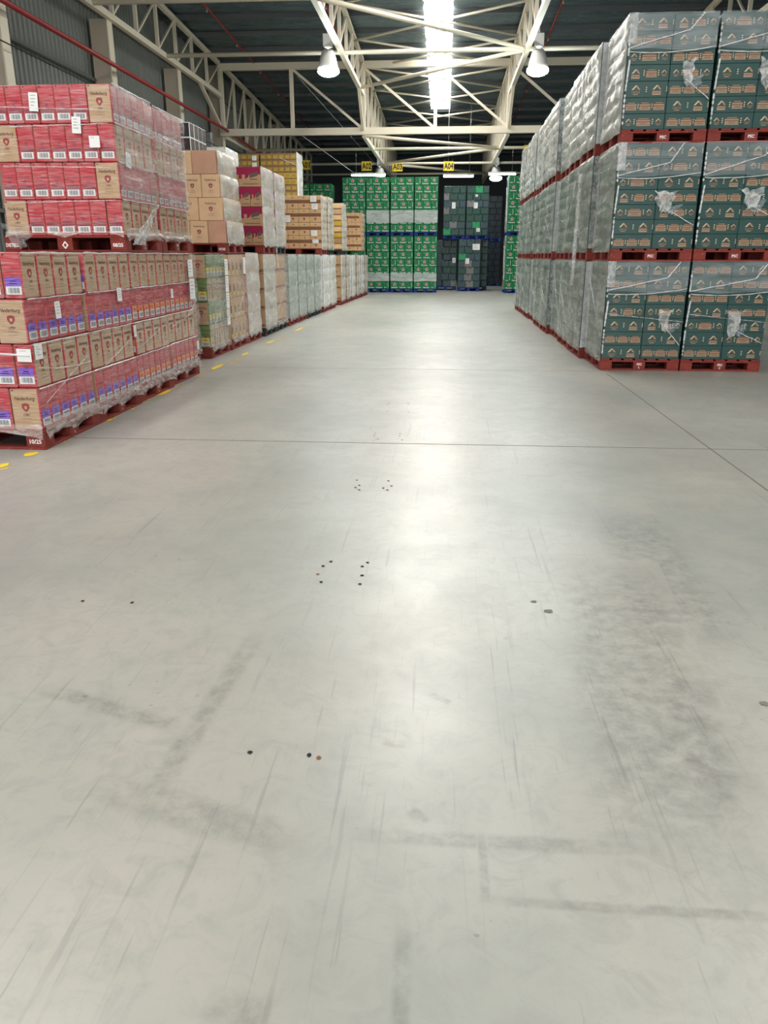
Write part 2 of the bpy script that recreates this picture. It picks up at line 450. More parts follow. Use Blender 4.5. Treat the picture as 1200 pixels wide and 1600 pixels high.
for k, (x, y) in enumerate(HOLES):
    r = 0.0085 if y > 3.1 else 0.0075
    struct(blot(x, y, r, r * 1.15, 'rust' if k in (2, 30) else 'dark', 40 + k).obj('anchor_hole', floor))
M['chip'] = mat('chipped_concrete', (0.16, 0.155, 0.13), 0.9)
for k, (x, y, r) in enumerate(((0.42, 3.07, .014), (0.47, 2.98, .020), (1.10, 2.32, .016))):
    struct(blot(x, y, r, r * .8, 'chip', 90 + k).obj('chip', floor))
M['scuff'] = mat('rubber_scuff', (0.15, 0.155, 0.14), 0.5)
_tt = NT(M['scuff'])
_tc = _tt.new('ShaderNodeTexCoord'); _gm = _tt.new('ShaderNodeNewGeometry')
_sx = _tt.new('ShaderNodeSeparateXYZ'); _tt.link(_tc.outputs['Object'], _sx.inputs[0])
_fx = _tt.math('SUBTRACT', 1.0, _tt.math('MULTIPLY', _tt.math('ABSOLUTE', _sx.outputs[0]), 2.0))
_fy = _tt.math('SUBTRACT', 1.0, _tt.math('MULTIPLY', _tt.math('ABSOLUTE', _sx.outputs[1]), 2.0))
_mp = _tt.new('ShaderNodeMapping'); _mp.inputs['Scale'].default_value = (9, 9, 1); _tt.link(_gm.outputs['Position'], _mp.inputs['Vector'])
_tn = _tt.noise(_mp.outputs['Vector'], 1.6, 6, 0.72)
_fa = _tt.math('MULTIPLY', _tt.ramp(_fx, 0.05, 0.55), _tt.ramp(_fy, 0.0, 0.45))
_tr = _tt.new('ShaderNodeBsdfTransparent'); _tm = _tt.new('ShaderNodeMixShader')
_tt.link(_tt.math('MULTIPLY', _tt.math('MULTIPLY', _tt.ramp(_tn, 0.35, 0.70), 0.24), _fa), _tm.inputs[0]); _tt.link(_tr.outputs[0], _tm.inputs[1]); _tt.link(_tt.b.outputs[0], _tm.inputs[2])
_tt.link(_tm.outputs[0], _tt.out.inputs['Surface'])
_sq = MB().add([(-.5, -.5, 0), (.5, -.5, 0), (.5, .5, 0), (-.5, .5, 0)], [(0, 1, 2, 3)], 'scuff').mesh('scuff_mark')
for p, q, wd in (((-0.70, 2.75), (-0.78, 1.62), 0.10), ((-0.055, 1.38), (-0.05, 0.95), 0.05), ((0.13, 1.64), (0.13, 1.40), 0.03), ((0.11, 1.42), (0.85, 1.42), 0.04),
                 ((-0.25, 1.61), (0.55, 1.61), 0.07), ((0.80, 3.6), (0.62, 1.45), 0.55), ((1.1, 4.4), (1.0, 2.6), 0.5), ((-1.4, 2.25), (-0.75, 2.02), 0.10), ((-0.95, 1.75), (-0.3, 1.55), 0.16), ((-0.45, 1.12), (-0.30, 1.10), 0.10), ((-0.16, 2.02), (-0.08, 2.0), 0.06), ((-0.06, 1.72), (-0.01, 1.66), 0.05), ((-0.02, 2.3), (0.06, 2.24), 0.04),
                 ((0.95, 2.6), (0.75, 1.7), 0.25)):
    dx, dy = q[0] - p[0], q[1] - p[1]
    o = struct(put('scuff_mark', _sq, floor, ((p[0] + q[0]) / 2, (p[1] + q[1]) / 2, 0.0014), math.atan2(-dx, dy)))
    o.scale = (wd, math.hypot(dx, dy), 1)

# walls
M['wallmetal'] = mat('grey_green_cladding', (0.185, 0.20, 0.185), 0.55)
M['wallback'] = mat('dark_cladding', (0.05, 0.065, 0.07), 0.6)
def corrugated(x, y0, y1, z0, z1, m, pitch=0.19, dpt=0.035):
    mb = MB(); prof = []
    n = int((y1 - y0) / pitch)
    for k in range(n):
        yy = y0 + k * pitch
        prof += [(x, yy), (x, yy + pitch * .42), (x + dpt, yy + pitch * .56), (x + dpt, yy + pitch * .86)]
    vs = [(a, b, z) for a, b in prof for z in (z0, z1)]
    fs = [(2 * i, 2 * i + 1, 2 * i + 3, 2 * i + 2) for i in range(len(prof) - 1)]
    return mb.add(vs, fs, m)
wl = struct(corrugated(-8.5, -12, 50, 0, 9.6, 'wallmetal').obj('wall_left'))
for z in (2.2, 4.2, 5.35, 6.9):
    struct(MB().box(-8.46, -8.36, -12, 50, z, z + 0.07, 'wallmetal').obj('girt', wl))
struct(MB().box(13.4, 13.6, -12, 50, 0, 9.6, 'wallmetal').obj('wall_right'))
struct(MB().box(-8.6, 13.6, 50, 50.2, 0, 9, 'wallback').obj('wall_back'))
wf = MB()
wf.box(-8.6, -5.6, -12.2, -12, 0, 9.7, 'wallmetal').box(5.6, 13.6, -12.2, -12, 0, 9.7, 'wallmetal').box(-5.6, 5.6, -12.2, -12, 5.3, 9.7, 'wallmetal')
struct(wf.obj('wall_front'))

# roof: sagging foil insulation over purlins, with one translucent sheet strip along the aisle
M['foil'] = mat('foil_insulation', (0.20, 0.24, 0.26), 0.42, metal=0.75)
t = NT(M['foil']); fv = t.coords((0.9, 3.0, 1)); fn_ = t.noise(fv, 2.2, 5, 0.65, 1.0)
t.link(t.mix(fn_, (0.035, 0.078, 0.098), (0.24, 0.32, 0.36)), t.b.inputs['Base Color'])
t.link(t.mix(fn_, (0.55, 0.55, 0.55), (0.16, 0.16, 0.16)), t.b.inputs['Roughness'])
t.bump(fn_, 1.0, 0.12)
PUR = 1.583
def foil_z(x, y):
    ph = ((y - 23.75) / PUR) % 1.0
    sag = 0.11 * math.sin(math.pi * ph)
    return zroof(y) - sag + 0.03 * noise.noise((x * 0.7, y * 1.7, 0.0)) + 0.015 * noise.noise((x * 2.3, y * 3.9, 4.0))
SX0, SX1, SY1 = -0.72, 0.04, 37.6
xs = [-8.6 + i * (SX0 + 8.6) / 14 for i in range(15)] + [SX1 + i * (13.6 - SX1) / 22 for i in range(23)]
ys = [-12.2 + j * 62.4 / 315 for j in range(316)]
cv = [(x, y, foil_z(x, y)) for y in ys for x in xs]
nx = len(xs)
cf = [(j * nx + i, (j + 1) * nx + i, (j + 1) * nx + i + 1, j * nx + i + 1) for j in range(len(ys) - 1) for i in range(nx - 1) if not (i == 14 and 11.6 < ys[j + 1] < SY1)]
ceil = struct(MB().add(cv, cf, 'foil', True).obj('ceiling'))
sk = MB()
kk = [SX0 - 0.03 + i * (SX1 - SX0 + 0.06) / 12 for i in range(13)]
sk.add([(x, y, zroof(y) - 0.11 + (0.02 if i % 2 else 0.0)) for y in (11.5, 20, SY1) for i, x in enumerate(kk)],
       [(j * 13 + i, j * 13 + i + 1, (j + 1) * 13 + i + 1, (j + 1) * 13 + i) for j in range(2) for i in range(12)], 'sky')
struct(sk.obj('glow_sheet_1'))
for q_, xc in enumerate((-5.4, 4.6)):      # added glowing sheets, unseen behind the camera, to brighten the near end
    wx = MB(); kk = [xc - 0.40 + i * 0.8 / 12 for i in range(13)]
    wx.add([(x, y, zroof(y) - 0.16 + (0.02 if i % 2 else 0.0)) for y in (-12, 7.5) for i, x in enumerate(kk)], [(i, i + 1, 14 + i, 13 + i) for i in range(12)], 'sky')
    struct(wx.obj(f'glow_sheet_{q_ + 2}'))
M['purlin'] = mat('dull_purlin', (0.13, 0.14, 0.145), 0.5, metal=0.3)
k = -22
while 23.75 + k * PUR < 49.5:
    y = 23.75 + k * PUR
    struct(MB().bar((-8.5, y, zroof(y) - 0.08), (13.5, y, zroof(y) - 0.08), 0.07, 0.13, 'purlin').obj('purlin', ceil))
    k += 1

# columns along the left wall
for y in (5.2, 10.15, 15.1, 20.0, 25.0, 29.6, 34.6, 39.6):
    h = 6.65 if y < 29 else ztop(y)
    b = MB(); b.box(-8.36, -7.98, y + 0.11, y + 0.13, 0, h, 'column').box(-7.98, -7.95, y - 0.02, y + 0.26, 0, h, 'cream').box(-8.38, -8.36, y - 0.02, y + 0.26, 0, h, 'column')  # aisle flange in paler cream, painting in the skylight it faces
    b.box(-8.36, -7.98, y + 0.0, y + 0.02, 0.0, h, 'column')
    struct(b.obj('column'))

# trusses
def bay_truss(x, y0, y1, zb, label, pitch=PUR, knee=None, cat='truss'):
    t_ = thing('roof_truss', label, cat, (x, y0, zb), 0, 'roof trusses')
    L = lambda p: (p[0] - x, p[1] - y0, p[2] - zb)
    MB().bar(L((x, y0, zb)), L((x, y1, zb)), 0.12, 0.14, 'cream').obj('bottom_chord', t_)
    MB().bar(L((x, y0, ztop(y0))), L((x, y1, ztop(y1))), 0.12, 0.12, 'cream').obj('top_chord', t_)
    n = int(round((y1 - y0) / pitch))
    for k in range(n + 1):
        y = y0 + (y1 - y0) * k / n
        MB().bar(L((x, y, zb + .06)), L((x, y, ztop(y) - .05)), 0.075, 0.09, 'cream', Vector((1, 0, 0))).obj('web_post', t_)
        if k < n:
            y2 = y0 + (y1 - y0) * (k + 1) / n
            MB().bar(L((x, y, zb + .05)), L((x, y2, ztop(y2) - .05)), 0.05, 0.05, 'cream', Vector((1, 0, 0))).obj('web_diagonal', t_)
    if knee:
        MB().bar(L((x, knee[0], zb)), L((x, knee[1], knee[2])), 0.09, 0.09, 'cream', Vector((1, 0, 0))).obj('knee_brace', t_)
    return t_
ZB1, ZB2, YP = 6.70, 5.45, 29.5
for x, nm in ((-7.9, 'left wall'), (XL, 'left side of the aisle'), (XR, 'right side of the aisle'), (7.1, 'stacks at right')):
    wd = 'along' if 'wall' in nm else ('over' if 'stacks' in nm else 'above')
    bay_truss(x, 9.5, YP - 0.15, ZB1, f'shallow cream roof truss {wd} the {nm}, nearer bay', knee=(28.0 if x > -7 else 26.9, YP - 0.12, 5.6))
    bay_truss(x, YP + 0.15, 48.5, ZB2, f'deep cream roof truss {wd} the {nm}, far bay')
PX = [-7.9, -5.42, -2.94, -0.44, 2.08, 4.6, 7.1, 9.6, 12.1]
pt = thing('cross_truss', 'deep cream truss spanning the hall crosswise between the near and far bays', 'truss', (0, YP, 5.55))
MB().bar((-8.0, 0, 0), (13.3, 0, 0), 0.20, 0.22, 'cream').obj('bottom_chord', pt)
MB().bar((-8.0, 0, 2.05), (13.3, 0, 2.05), 0.20, 0.20, 'cream').obj('top_chord', pt)
for i, x in enumerate(PX):
    wd = 0.16 if x in (-2.94, 2.08) else 0.12
    MB().bar((x, 0, 0.1), (x, 0, 1.96), wd, wd, 'cream', Vector((0, 1, 0))).obj('web_post', pt)
    if i and i < len(PX) - 1:
        MB().bar((x + .05, 0, 1.95), (PX[i + 1] - .05, 0, 0.1), 0.08, 0.08, 'cream', Vector((0, 1, 0))).obj('web_diagonal', pt)
for y, z, wh in ((19.0, ZB1, 'nearest the camera'), (23.75, ZB1, 'level with the near high bay lamps'), (33.4, ZB2, 'first beyond the cross truss'), (38.5, ZB2, 'holding the row of yellow signs'), (43.2, ZB2, 'farthest down the hall')):
    o = MB().tube([(-7.9, y, z + 0.0), (13.2, y, z + 0.0)], 0.055, 'cream', 10).obj('strut')
    tag(o, f'long cream tube strut across the hall, {wh}', 'strut', 'struts across the hall')
def brace(p, q, r, label, grp):
    o = MB().tube([p, q], r, 'cream', 8).obj('diagonal_brace'); tag(o, label, 'brace', grp)
BB = [((XL, 19.0), (XR, 23.75), ZB1, 'nearest, running away to the right'), ((XR, 23.75), (XL, 28.4), ZB1, 'second, running away to the left'),
      ((XR, 14.25), (XL, 19.0), ZB1, 'overhead, leading to the nearest strut'),
      ((XL, 29.8), (XR, 33.4), ZB2, 'just past the cross truss'), ((XR, 33.4), (XL, 38.5), ZB2, 'leading to the sign strut'), ((XL, 38.5), (XR, 43.2), ZB2, 'last, above the far stacks')]
for p, q, z, wh in BB:
    brace((p[0], p[1], z), (q[0], q[1], z), 0.055, f'thick cream tube brace high over the aisle, {wh}', 'lower braces over the aisle')
JY = [17.42, 20.58, 23.75, 26.92, 30.08, 33.25, 36.42, 39.58, 42.75]
for k in range(len(JY) - 1):
    a, b = JY[k], JY[k + 1]
    for s_, nm in ((0, 'left to right'), (1, 'right to left')):
        x0, x1 = (XL, XR) if s_ == 0 else (XR, XL)
        brace((x0, a, ztop(a) - 0.02 - .05 * s_), (x1, b, ztop(b) - 0.02 - .05 * s_), 0.035, f'thin cream roof brace under the skylight, {ORD[k]} cross from the camera, {nm}', 'roof cross braces')

# pipes
def pipe(pts, r, label, m='pipe_red', heads=None):
    t_ = thing('sprinkler_pipe', label, 'pipe', pts[0], 0, 'red pipes')
    o = Vector(pts[0])
    pr_ = MB().tube([Vector(p) - o for p in pts], r, m, 10).obj('pipe_run', t_)
    if heads:
        y = heads[0]
        while y < heads[1]:
            z = zroof(y) - 0.30
            MB().tube([(0, y - o.y, z - o.z + .03), (0, y - o.y, z - o.z - 0.06)], [0.012, 0.03], 'galv', 8).obj('sprinkler_head', pr_)
            y += 3.2
    return t_
pipe([(-7.72, -10, 5.62), (-7.72, 29.0, 5.60), (-7.72, 48, 5.0)], 0.05, 'thick red pipe running along the left wall in front of the columns')
for x, nm in ((-6.7, 'above the left stacks'), (-3.4, 'beside the left aisle truss'), (3.0, 'beside the right aisle truss')):
    pipe([(x, 5, zroof(5) - .25), (x, 48, zroof(48) - .25)], 0.028, f'thin red sprinkler pipe under the roof {nm}', 'pipe_red', (8, 47))
tag(MB().tube([(-0.42, 8, zroof(8) - .2), (-0.42, 29.4, zroof(29.4) - .2)], 0.016, 'galv', 8).obj('conduit'), 'thin grey conduit running below the bright skylight strip', 'conduit')
for k, (p, q) in enumerate((((-5.3, 30, 7.4), (-3.2, 42, 5.4)), ((-5.2, 29.6, 5.5), (-3.4, 34.6, 4.4)))):
    tag(MB().tube([p, q], 0.014, 'galv', 6).obj('sag_rod'), ['thin steel rod slanting under the far left roof', 'thin steel rod slanting down past the cross truss at left'][k], 'rod')
tag(MB().tube([(-7.8, 9, 5.0), (-7.8, 29, 4.95)], 0.012, 'black', 6).obj('cable'), 'thin black cable strung along the left wall below the red pipe', 'cable')

# perforated box on the left wall
eb = thing('perforated_box', 'grey perforated metal box fixed by the left wall beyond the third column', 'box', (-8.05, 27.6, 4.55))
hp = MB().cbox(-0.25, 0.25, -0.12, 0.12, 0, 0.75, 'galv', 0.01)
for i in range(8):
    for j in range(12):
        hp.add([(-0.21 + i * .06 + dx, -0.1215, 0.05 + j * .06 + dz) for dx, dz in ((0, 0), (.03, 0), (.03, .03), (0, .03))], [(0, 1, 2, 3)], 'dark')
hp.obj('casing', eb)

# lamps
def high_bay(x, y, z, label, dim=False):
    t_ = thing('high_bay_lamp', label, 'lamp', (x, y, z), 0, 'high bay lamps')
    MB().cbox(-0.12, 0.12, -0.10, 0.10, 0.62, 0.92, 'lampwhite', 0.012).obj('gear_box', t_)
    MB().tube([(0, 0, 0.55), (0, 0, 0.64)], 0.03, 'lampwhite', 10).obj('hook', t_)
    MB().tube([(0, 0, 0.90), (0, 0, 1.05)], 0.02, 'galv', 8).obj('hanger', t_)
    rf = MB().lathe([(0.05, 0.57), (0.12, 0.56), (0.17, 0.50), (0.215, 0.36), (0.25, 0.20), (0.275, 0.05), (0.285, 0.03), (0.275, 0.03), (0.245, 0.19), (0.20, 0.36), (0.14, 0.5)], 'lampwhite').obj('reflector', t_)
    MB().lathe([(0.274, 0.12), (0.286, 0.045), (0.25, 0.005), (0.18, -0.035), (0.09, -0.055), (0.001, -0.06)], 'lens_dim' if dim else 'lens').obj('lens', rf)
    l = bpy.data.lights.new('high_bay_light', 'SPOT'); l.energy = LAMP_W * (0.3 if dim else 1.0); l.spot_size = R(130); l.spot_blend = 0.6; l.shadow_soft_size = 0.2
    l.color = (0.9, 1.0, 0.97)
    lo = bpy.data.objects.new('high_bay_light', l); C.objects.link(lo); lo.parent = t_; lo.location = (0, 0, -0.09)
    return t_
high_bay(XL - 0.24, 22.75, 5.98, 'white high bay lamp glowing under the left truss of the near bay')
high_bay(XR + 0.24, 23.1, 5.98, 'white high bay lamp glowing under the right truss of the near bay')
high_bay(XL - 0.14, 38.4, 4.72, 'white high bay lamp hanging above the far left green stacks', True)
high_bay(XR + 0.16, 38.4, 4.72, 'white high bay lamp hanging above the far dark gap at right', True)
_nl = high_bay(XR + 0.24, 15.3, 5.98, 'white high bay lamp hanging above the near end of the right truss')
[c_ for c_ in _nl.children if c_.type == 'LIGHT'][0].data.color = (0.72, 0.82, 1.0)
def tube_light(x0, x1, y, z, label):
    t_ = thing('tube_light', label, 'lamp', ((x0 + x1) / 2, y, z), 0, 'fluorescent tube lights')
    h = (x1 - x0) / 2
    bt = MB().cbox(-h, h, -0.06, 0.06, 0.03, 0.09, 'lampwhite', 0.008).obj('batten', t_)
    for s_ in (-0.035, 0.035): MB().tube([(-h + .02, s_, 0), (h - .02, s_, 0)], 0.02, 'tube', 8).obj('tube', bt)
    for s_ in (-1, 1): MB().tube([(s_ * h * .7, 0, 0.08), (s_ * h * .7, 0, (ZB2 if y < 35 else zroof(y) + .02) - z)], 0.006, 'galv', 6).obj('hanger', t_)
tube_light(-3.85, -2.45, 33.5, 4.50, 'bright tube light above the left pair of green carton stacks')
tube_light(-0.15, 1.15, 35.6, 4.62, 'bright tube light above the plastic crate stacks')
tube_light(1.65, 2.75, 33.5, 4.50, 'bright tube light above the dark gap beside the right green stack')

# hanging signs
def sign(x, y, z, txt, label):
    t_ = thing('aisle_sign', label, 'sign', (x, y, z), 0, 'yellow aisle signs')
    b = MB(); b.cbox(-0.235, 0.235, -0.006, 0.006, -0.20, 0.20, 'yellow', 0.003)
    if txt: b.prints((Vector((-0.235, -0.0075, -0.2)), Vector((1, 0, 0)), Vector((0, 0, 1))), [('text', txt, 0.235, 0.2, 0.27, 0.43, 'black', 0, 0.035)])
    b.obj('board', t_)
    for s_ in (-1, 1): MB().tube([(s_ * .18, 0, 0.19), (s_ * .18, 0, 0.30)], 0.004, 'galv', 6).obj('wire', t_)
sign(-6.55, 38.438, 5.42, 'A01', 'yellow sign half hidden behind the gold carton stack, ending in 1')
sign(-3.69, 38.438, 5.35, 'A02', 'yellow hanging sign reading A02')
sign(-2.27, 38.438, 5.31, 'A03', 'yellow hanging sign reading A03')
sign(0.08, 38.438, 5.32, 'A04', 'yellow hanging sign reading A04')
sign(3.73, 38.438, 5.34, '', 'yellow sign edge behind the right wrapped stacks, the lower one')
sign(3.22, 33.338, 5.33, '', 'yellow sign edge behind the right wrapped stacks, the upper one')

# ------------------------------------------------------------------ pallets
# local frame: 1.2 along x, 1.0 along y, origin at the bottom centre, 0.15 high
def deck_mb(m):
    b = MB()
    for k in range(7):
        y0 = -0.5 + k * (1.0 - 0.115) / 6
        b.cbox(-0.6, 0.6, y0, y0 + 0.115, 0.13, 0.15, m, 0.003)
    for x in (-0.6, -0.075, 0.45): b.cbox(x, x + 0.15, -0.5, 0.5, 0.11, 0.13, m, 0.003)
    return b
def base_mb(m):
    b = MB()
    for x in (-0.6, -0.075, 0.45): b.cbox(x, x + 0.15, -0.5, 0.5, 0.0, 0.02, m, 0.003)
    for y in (-0.5, 0.4): 
        b.cbox(-0.45, -0.075, y, y + 0.1, 0.0, 0.02, m, 0.003); b.cbox(0.075, 0.45, y, y + 0.1, 0.0, 0.02, m, 0.003)
    return b
BLK = [(x, y) for x in (-0.525, 0.0, 0.525) for y in (-0.425, 0.0, 0.425)]
def block_mb(m, marks=None):
    b = MB(); b.cbox(-0.075, 0.075, -0.075, 0.075, 0.0, 0.09, m, 0.004)
    for face, items in (marks or {}).items():
        b.prints(b.face_frame(face, -0.075, 0.075, -0.075, 0.075, 0, 0.09), items)
    return b
_pm = {}
def pmesh(kind, m, key=None, marks=None):
    k = (kind, m, key)
    if k not in _pm:
        if kind == 'deck': _pm[k] = deck_mb(m).mesh('deck')
        elif kind == 'base': _pm[k] = base_mb(m).mesh('base')
        elif kind == 'block': _pm[k] = block_mb(m, marks).mesh('block')
        else:
            b = MB()
            for sub in (deck_mb(m), base_mb(m)):
                o = len(b.v); b.v += sub.v; b.f += [tuple(i + o for i in f) for f in sub.f]; b.mi += [b.idx(m)] * len(sub.f); b.sm += sub.sm
            for x, y in BLK: b.cbox(x - .075, x + .075, y - .075, y + .075, 0.02, 0.11, m, 0.004)
            _pm[k] = b.mesh('pallet')
    return _pm[k]
def pallet(cx, cy, z, rz, m, label, grp, marks=None, simple=False):
    """marks: {block index: (key, {face: items})}"""
    if simple:
        return tag(put('pallet', pmesh('all', m), None, (cx, cy, z), rz), label, 'pallet', grp)
    t_ = thing('pallet', label, 'pallet', (cx, cy, z), rz, grp)
    put('deck', pmesh('deck', m), t_); put('base', pmesh('base', m), t_)
    for i, (x, y) in enumerate(BLK):
        key, mk_ = (marks or {}).get(i, (None, None))
        put('block', pmesh('block', m, key, mk_), t_, (x, y, 0.02))
    return t_
def word(face, s_, h=0.035, w_=0.13, v=0.045): return {face: [('text', s_, 0.075, v, h, w_, 'white', 0, 0.03)]}
def two(face, a, b_): return {face: [('text', a, 0.075, 0.062, 0.030, 0.12, 'white', 0, 0.03), ('text', b_, 0.075, 0.022, 0.026, 0.1, 'white', 0, 0.03)]}

# ------------------------------------------------------------------ cartons
_cm = {}
def carton_mesh(key, name, sx, sy, sz, m, side=None, prints=None, c=0.007):
    if key not in _cm:
        b = MB(); x0, x1, y0, y1 = -sx / 2, sx / 2, -sy / 2, sy / 2
        b.cbox(x0, x1, y0, y1, 0, sz, m, c, side)
        for face, items in (prints or {}).items():
            b.prints(b.face_frame(face, x0, x1, y0, y1, 0, sz), items)
        _cm[key] = b.mesh(name)
    return _cm[key]
def carton(me, name, label, grp, x, y, z, rz=0.0, jit=0.0011, cat='carton', tilt=0.0):
    o = put(name, me, None, (x + random.uniform(-jit, jit), y + random.uniform(-jit, jit), z), rz + random.uniform(-jit, jit) * 1.5)
    if tilt: o.rotation_euler.y = tilt
    return tag(o, label, cat, grp)

def barcode(u, v, w_, h, bg='f_white'):
    it = [('rect', u, v, u + w_, v + h, bg)]
    n = 9
    for k in range(n):
        a = u + w_ * (0.14 + 0.72 * k / n)
        it.append(('rect', a, v + h * .18, a + w_ * 0.72 / n * (0.45 + 0.3 * (k % 3)), v + h * .86, 'bar'))
    return it
def crest(u, v, s_, m):
    return [('poly', [(u - s_ * .5, v + s_ * .5), (u - s_ * .55, v), (u - s_ * .25, v - s_ * .45), (u, v - s_ * .6), (u + s_ * .25, v - s_ * .45), (u + s_ * .55, v), (u + s_ * .5, v + s_ * .5), (u, v + s_ * .62)], m),
            ('poly', [(u - s_ * .2, v + s_ * .2), (u - s_ * .2, v - s_ * .1), (u, v - s_ * .3), (u + s_ * .2, v - s_ * .1), (u + s_ * .2, v + s_ * .2)], 'f_brown' if m == 'ink_red' else 'f_maroon')]
NW, WD, HT = 0.153, 0.225, 0.322   # narrow face, wide face and height of a six bottle wine carton
def wine_mesh(kind):
    """kind: plum (dark red band), purple, orange, green. Narrow faces on -y/+y, wide faces on -x/+x."""
    main = 'f_green' if kind == 'green' else 'f_red'
    band = {'plum': 'f_maroon', 'purple': 'f_purple', 'orange': 'f_orange', 'green': 'f_yellow'}[kind]
    nar = [('text', 'Nederburg', NW / 2, HT * .60, 0.026, NW * .62, 'f_maroon' if main == 'f_red' else 'black', 0.25)]
    nar += crest(NW / 2, HT * .47, 0.030, 'f_maroon' if main == 'f_red' else 'ink_brown')
    bw = 0.118
    u0 = (NW - bw) / 2
    nar.append(('rect', u0, 0.085, u0 + bw, 0.085 + (0.062 if kind != 'plum' else 0.04), band))
    if kind != 'plum': nar += [('rect', NW * .35, 0.118, NW * .65, 0.124, 'black'), ('rect', NW * .3, 0.103, NW * .7, 0.108, 'black')]
    nar += barcode(u0, 0.028, bw, 0.057)
    nar += [('rect', NW * .15, HT * .93, NW * .24, HT * .955, 'black')]
    ww = [('text', 'Nederburg', WD / 2, HT * .74, 0.036, WD * .72, 'ink_brown', 0.25)] + crest(WD / 2, HT * .54, 0.055, 'ink_red')
    ww += [('text', '1791', WD / 2, HT * .36, 0.02, WD * .3, 'ink_brown', 0.2), ('rect', WD * .34, HT * .27, WD * .66, HT * .275, 'ink_brown'), ('rect', WD * .33, HT * .2, WD * .67, HT * .205, 'ink_brown')]
    ww += [('rect', WD * .08, HT * .93, WD * .14, HT * .955, 'black')]
    return carton_mesh(('wine', kind), 'wine_carton', NW - 0.0035, WD - 0.0035, HT - 0.003, main, {'-x': 'f_brown', '+x': 'f_brown', '-z': 'f_brown', '+z': 'f_brown'},
                       {'-y': nar, '+y': nar, '-x': ww, '+x': ww})

def packed(name, label, x0, x1, y0, y1, z0, z1, nx, ny, nz, m):
    """the cartons buried inside a load, one uncounted mass"""
    b = MB()
    for i in range(nx):
        for j in range(ny):
            for k in range(nz):
                b.cbox(x0 + (x1 - x0) * i / nx + .002, x0 + (x1 - x0) * (i + 1) / nx - .002, y0 + (y1 - y0) * j / ny + .002, y0 + (y1 - y0) * (j + 1) / ny - .002,
                       z0 + (z1 - z0) * k / nz + .001, z0 + (z1 - z0) * (k + 1) / nz - .002, m, 0.006)
    o = b.obj(name); tag(o, label, 'cartons'); o['kind'] = 'stuff'
    return o

def wine_load(xe, y0, z0, kind, first_red, where, fronts, grp='wine cartons of the near left stacks', sidelabel='red'):
    """xe: aisle edge. first_red: whether the bottom layer turns its narrow coloured face to the aisle"""
    me = wine_mesh(kind)
    ysp = 1.0
    for k in range(4):
        z = z0 + 0.15 + k * 0.325
        red_side = (k % 2 == 0) == first_red
        ox = random.uniform(-0.022, 0.012)
        if red_side:
            p = ysp * 0.965 / 6
            for j in range(6):
                carton(me, 'wine_carton', f'{sidelabel} faced wine carton, {ORD[j]} along the aisle, {LAY4[k]}, {where}', grp, xe - WD / 2 + ox - 0.01, y0 + 0.018 + p * (j + .5), z, R(90))
            for j in range(fronts):
                carton(me, 'wine_carton', f'{sidelabel} front wine carton, {ORD[j]} from the corner, {LAY4[k]}, {where}', grp, xe - WD - NW * (j + .5) * 1.005 + ox - 0.012, y0 + 0.018 + WD / 2, z, 0)
        else:
            p = ysp * 0.965 / 4
            for j in range(4):
                carton(me, 'wine_carton', f'brown faced wine carton, {ORD[j]} along the aisle, {LAY4[k]}, {where}', grp, xe - NW / 2 + ox - 0.01, y0 + 0.018 + p * (j + .5), z, 0)
            for j in range(fronts):
                if j < 5:
                    carton(me, 'wine_carton', f'{sidelabel} front wine carton, {ORD[j]} from the corner, {LAY4[k]}, {where}', grp, xe - NW * (j + 1.5) * 1.005 + ox - 0.012, y0 + 0.018 + WD / 2, z, 0)
                else:
                    carton(me, 'wine_carton', f'brown front wine carton at the left end of the {LAY4[k]}, {where}', grp, xe - NW * 6 * 1.005 - WD / 2 + ox - 0.014, y0 + 0.018 + NW / 2, z, R(90))
    packed('packed_cartons', f'wine cartons packed inside, out of sight, {where}', xe - 1.17, xe - WD - 0.03, y0 + (WD + 0.03 if fronts > 2 else .02), y0 + 0.98, z0 + .15, z0 + .15 + 4 * .325, 4, 4, 4, 'f_brown')

# film pieces -------------------------------------------------------------------------------------------
def wob(a, b, s_, amp): return amp * noise.noise((a, b, s_ * 7.31))
def side_film(b, xe, y0, y1, z0, z1, m, seed, sgn=1, layers=4, bulge=0.02, nu=26, nv=36, corner=0.10, top_in=0.0):
    """film down the aisle face of a load: pulled over the carton corners, dipping at the seams, wrapping a little round both ends. sgn=+1 faces +x"""
    def fn(u, v):
        y = y0 + (y1 - y0) * u; z = z0 + (z1 - z0) * v
        d = bulge * abs(math.sin(math.pi * v * layers)) ** 0.6 + wob(y * 5, z * 6 + y * 2.0, seed, 0.016) + wob(y * 2.2 - z, z * 1.6, seed + 3, 0.022)
        d = max(d + 0.012, 0.004)
        e = min(u, 1 - u) * (y1 - y0)
        if e < corner: d = 0.003 + (d - 0.003) * math.sqrt(max(0, 1 - (1 - e / corner) ** 2))
        if top_in and v > 0.86: d = 0.003 + (d - 0.003) * math.sqrt(max(0, 1 - ((v - 0.86) / 0.14) ** 2))
        return (xe + sgn * (d + 0.008), y, z)
    b.sheet(fn, nu, nv, m)
def front_film(b, x0, x1, yf, z0, z1, m, seed, nu=24, nv=10, gap=0.006):
    def fn(u, v):
        x = x0 + (x1 - x0) * u; z = z0 + (z1 - z0) * v
        return (x, yf - gap - 0.012 - wob(x * 5 + z * 2, z * 6, seed, 0.006) - 0.004 * math.sin(u * 9 + v * 3), z + (0.012 * math.sin(x * 7 + seed) if v == 0 else 0))
    b.sheet(fn, nu, nv, m)
def top_film(b, x0, x1, y0, y1, z, m, seed):
    b.sheet(lambda u, v: (x0 + (x1 - x0) * u, y0 + (y1 - y0) * v, z + 0.006 + wob(u * 5, v * 5, seed, 0.006)), 10, 10, m)
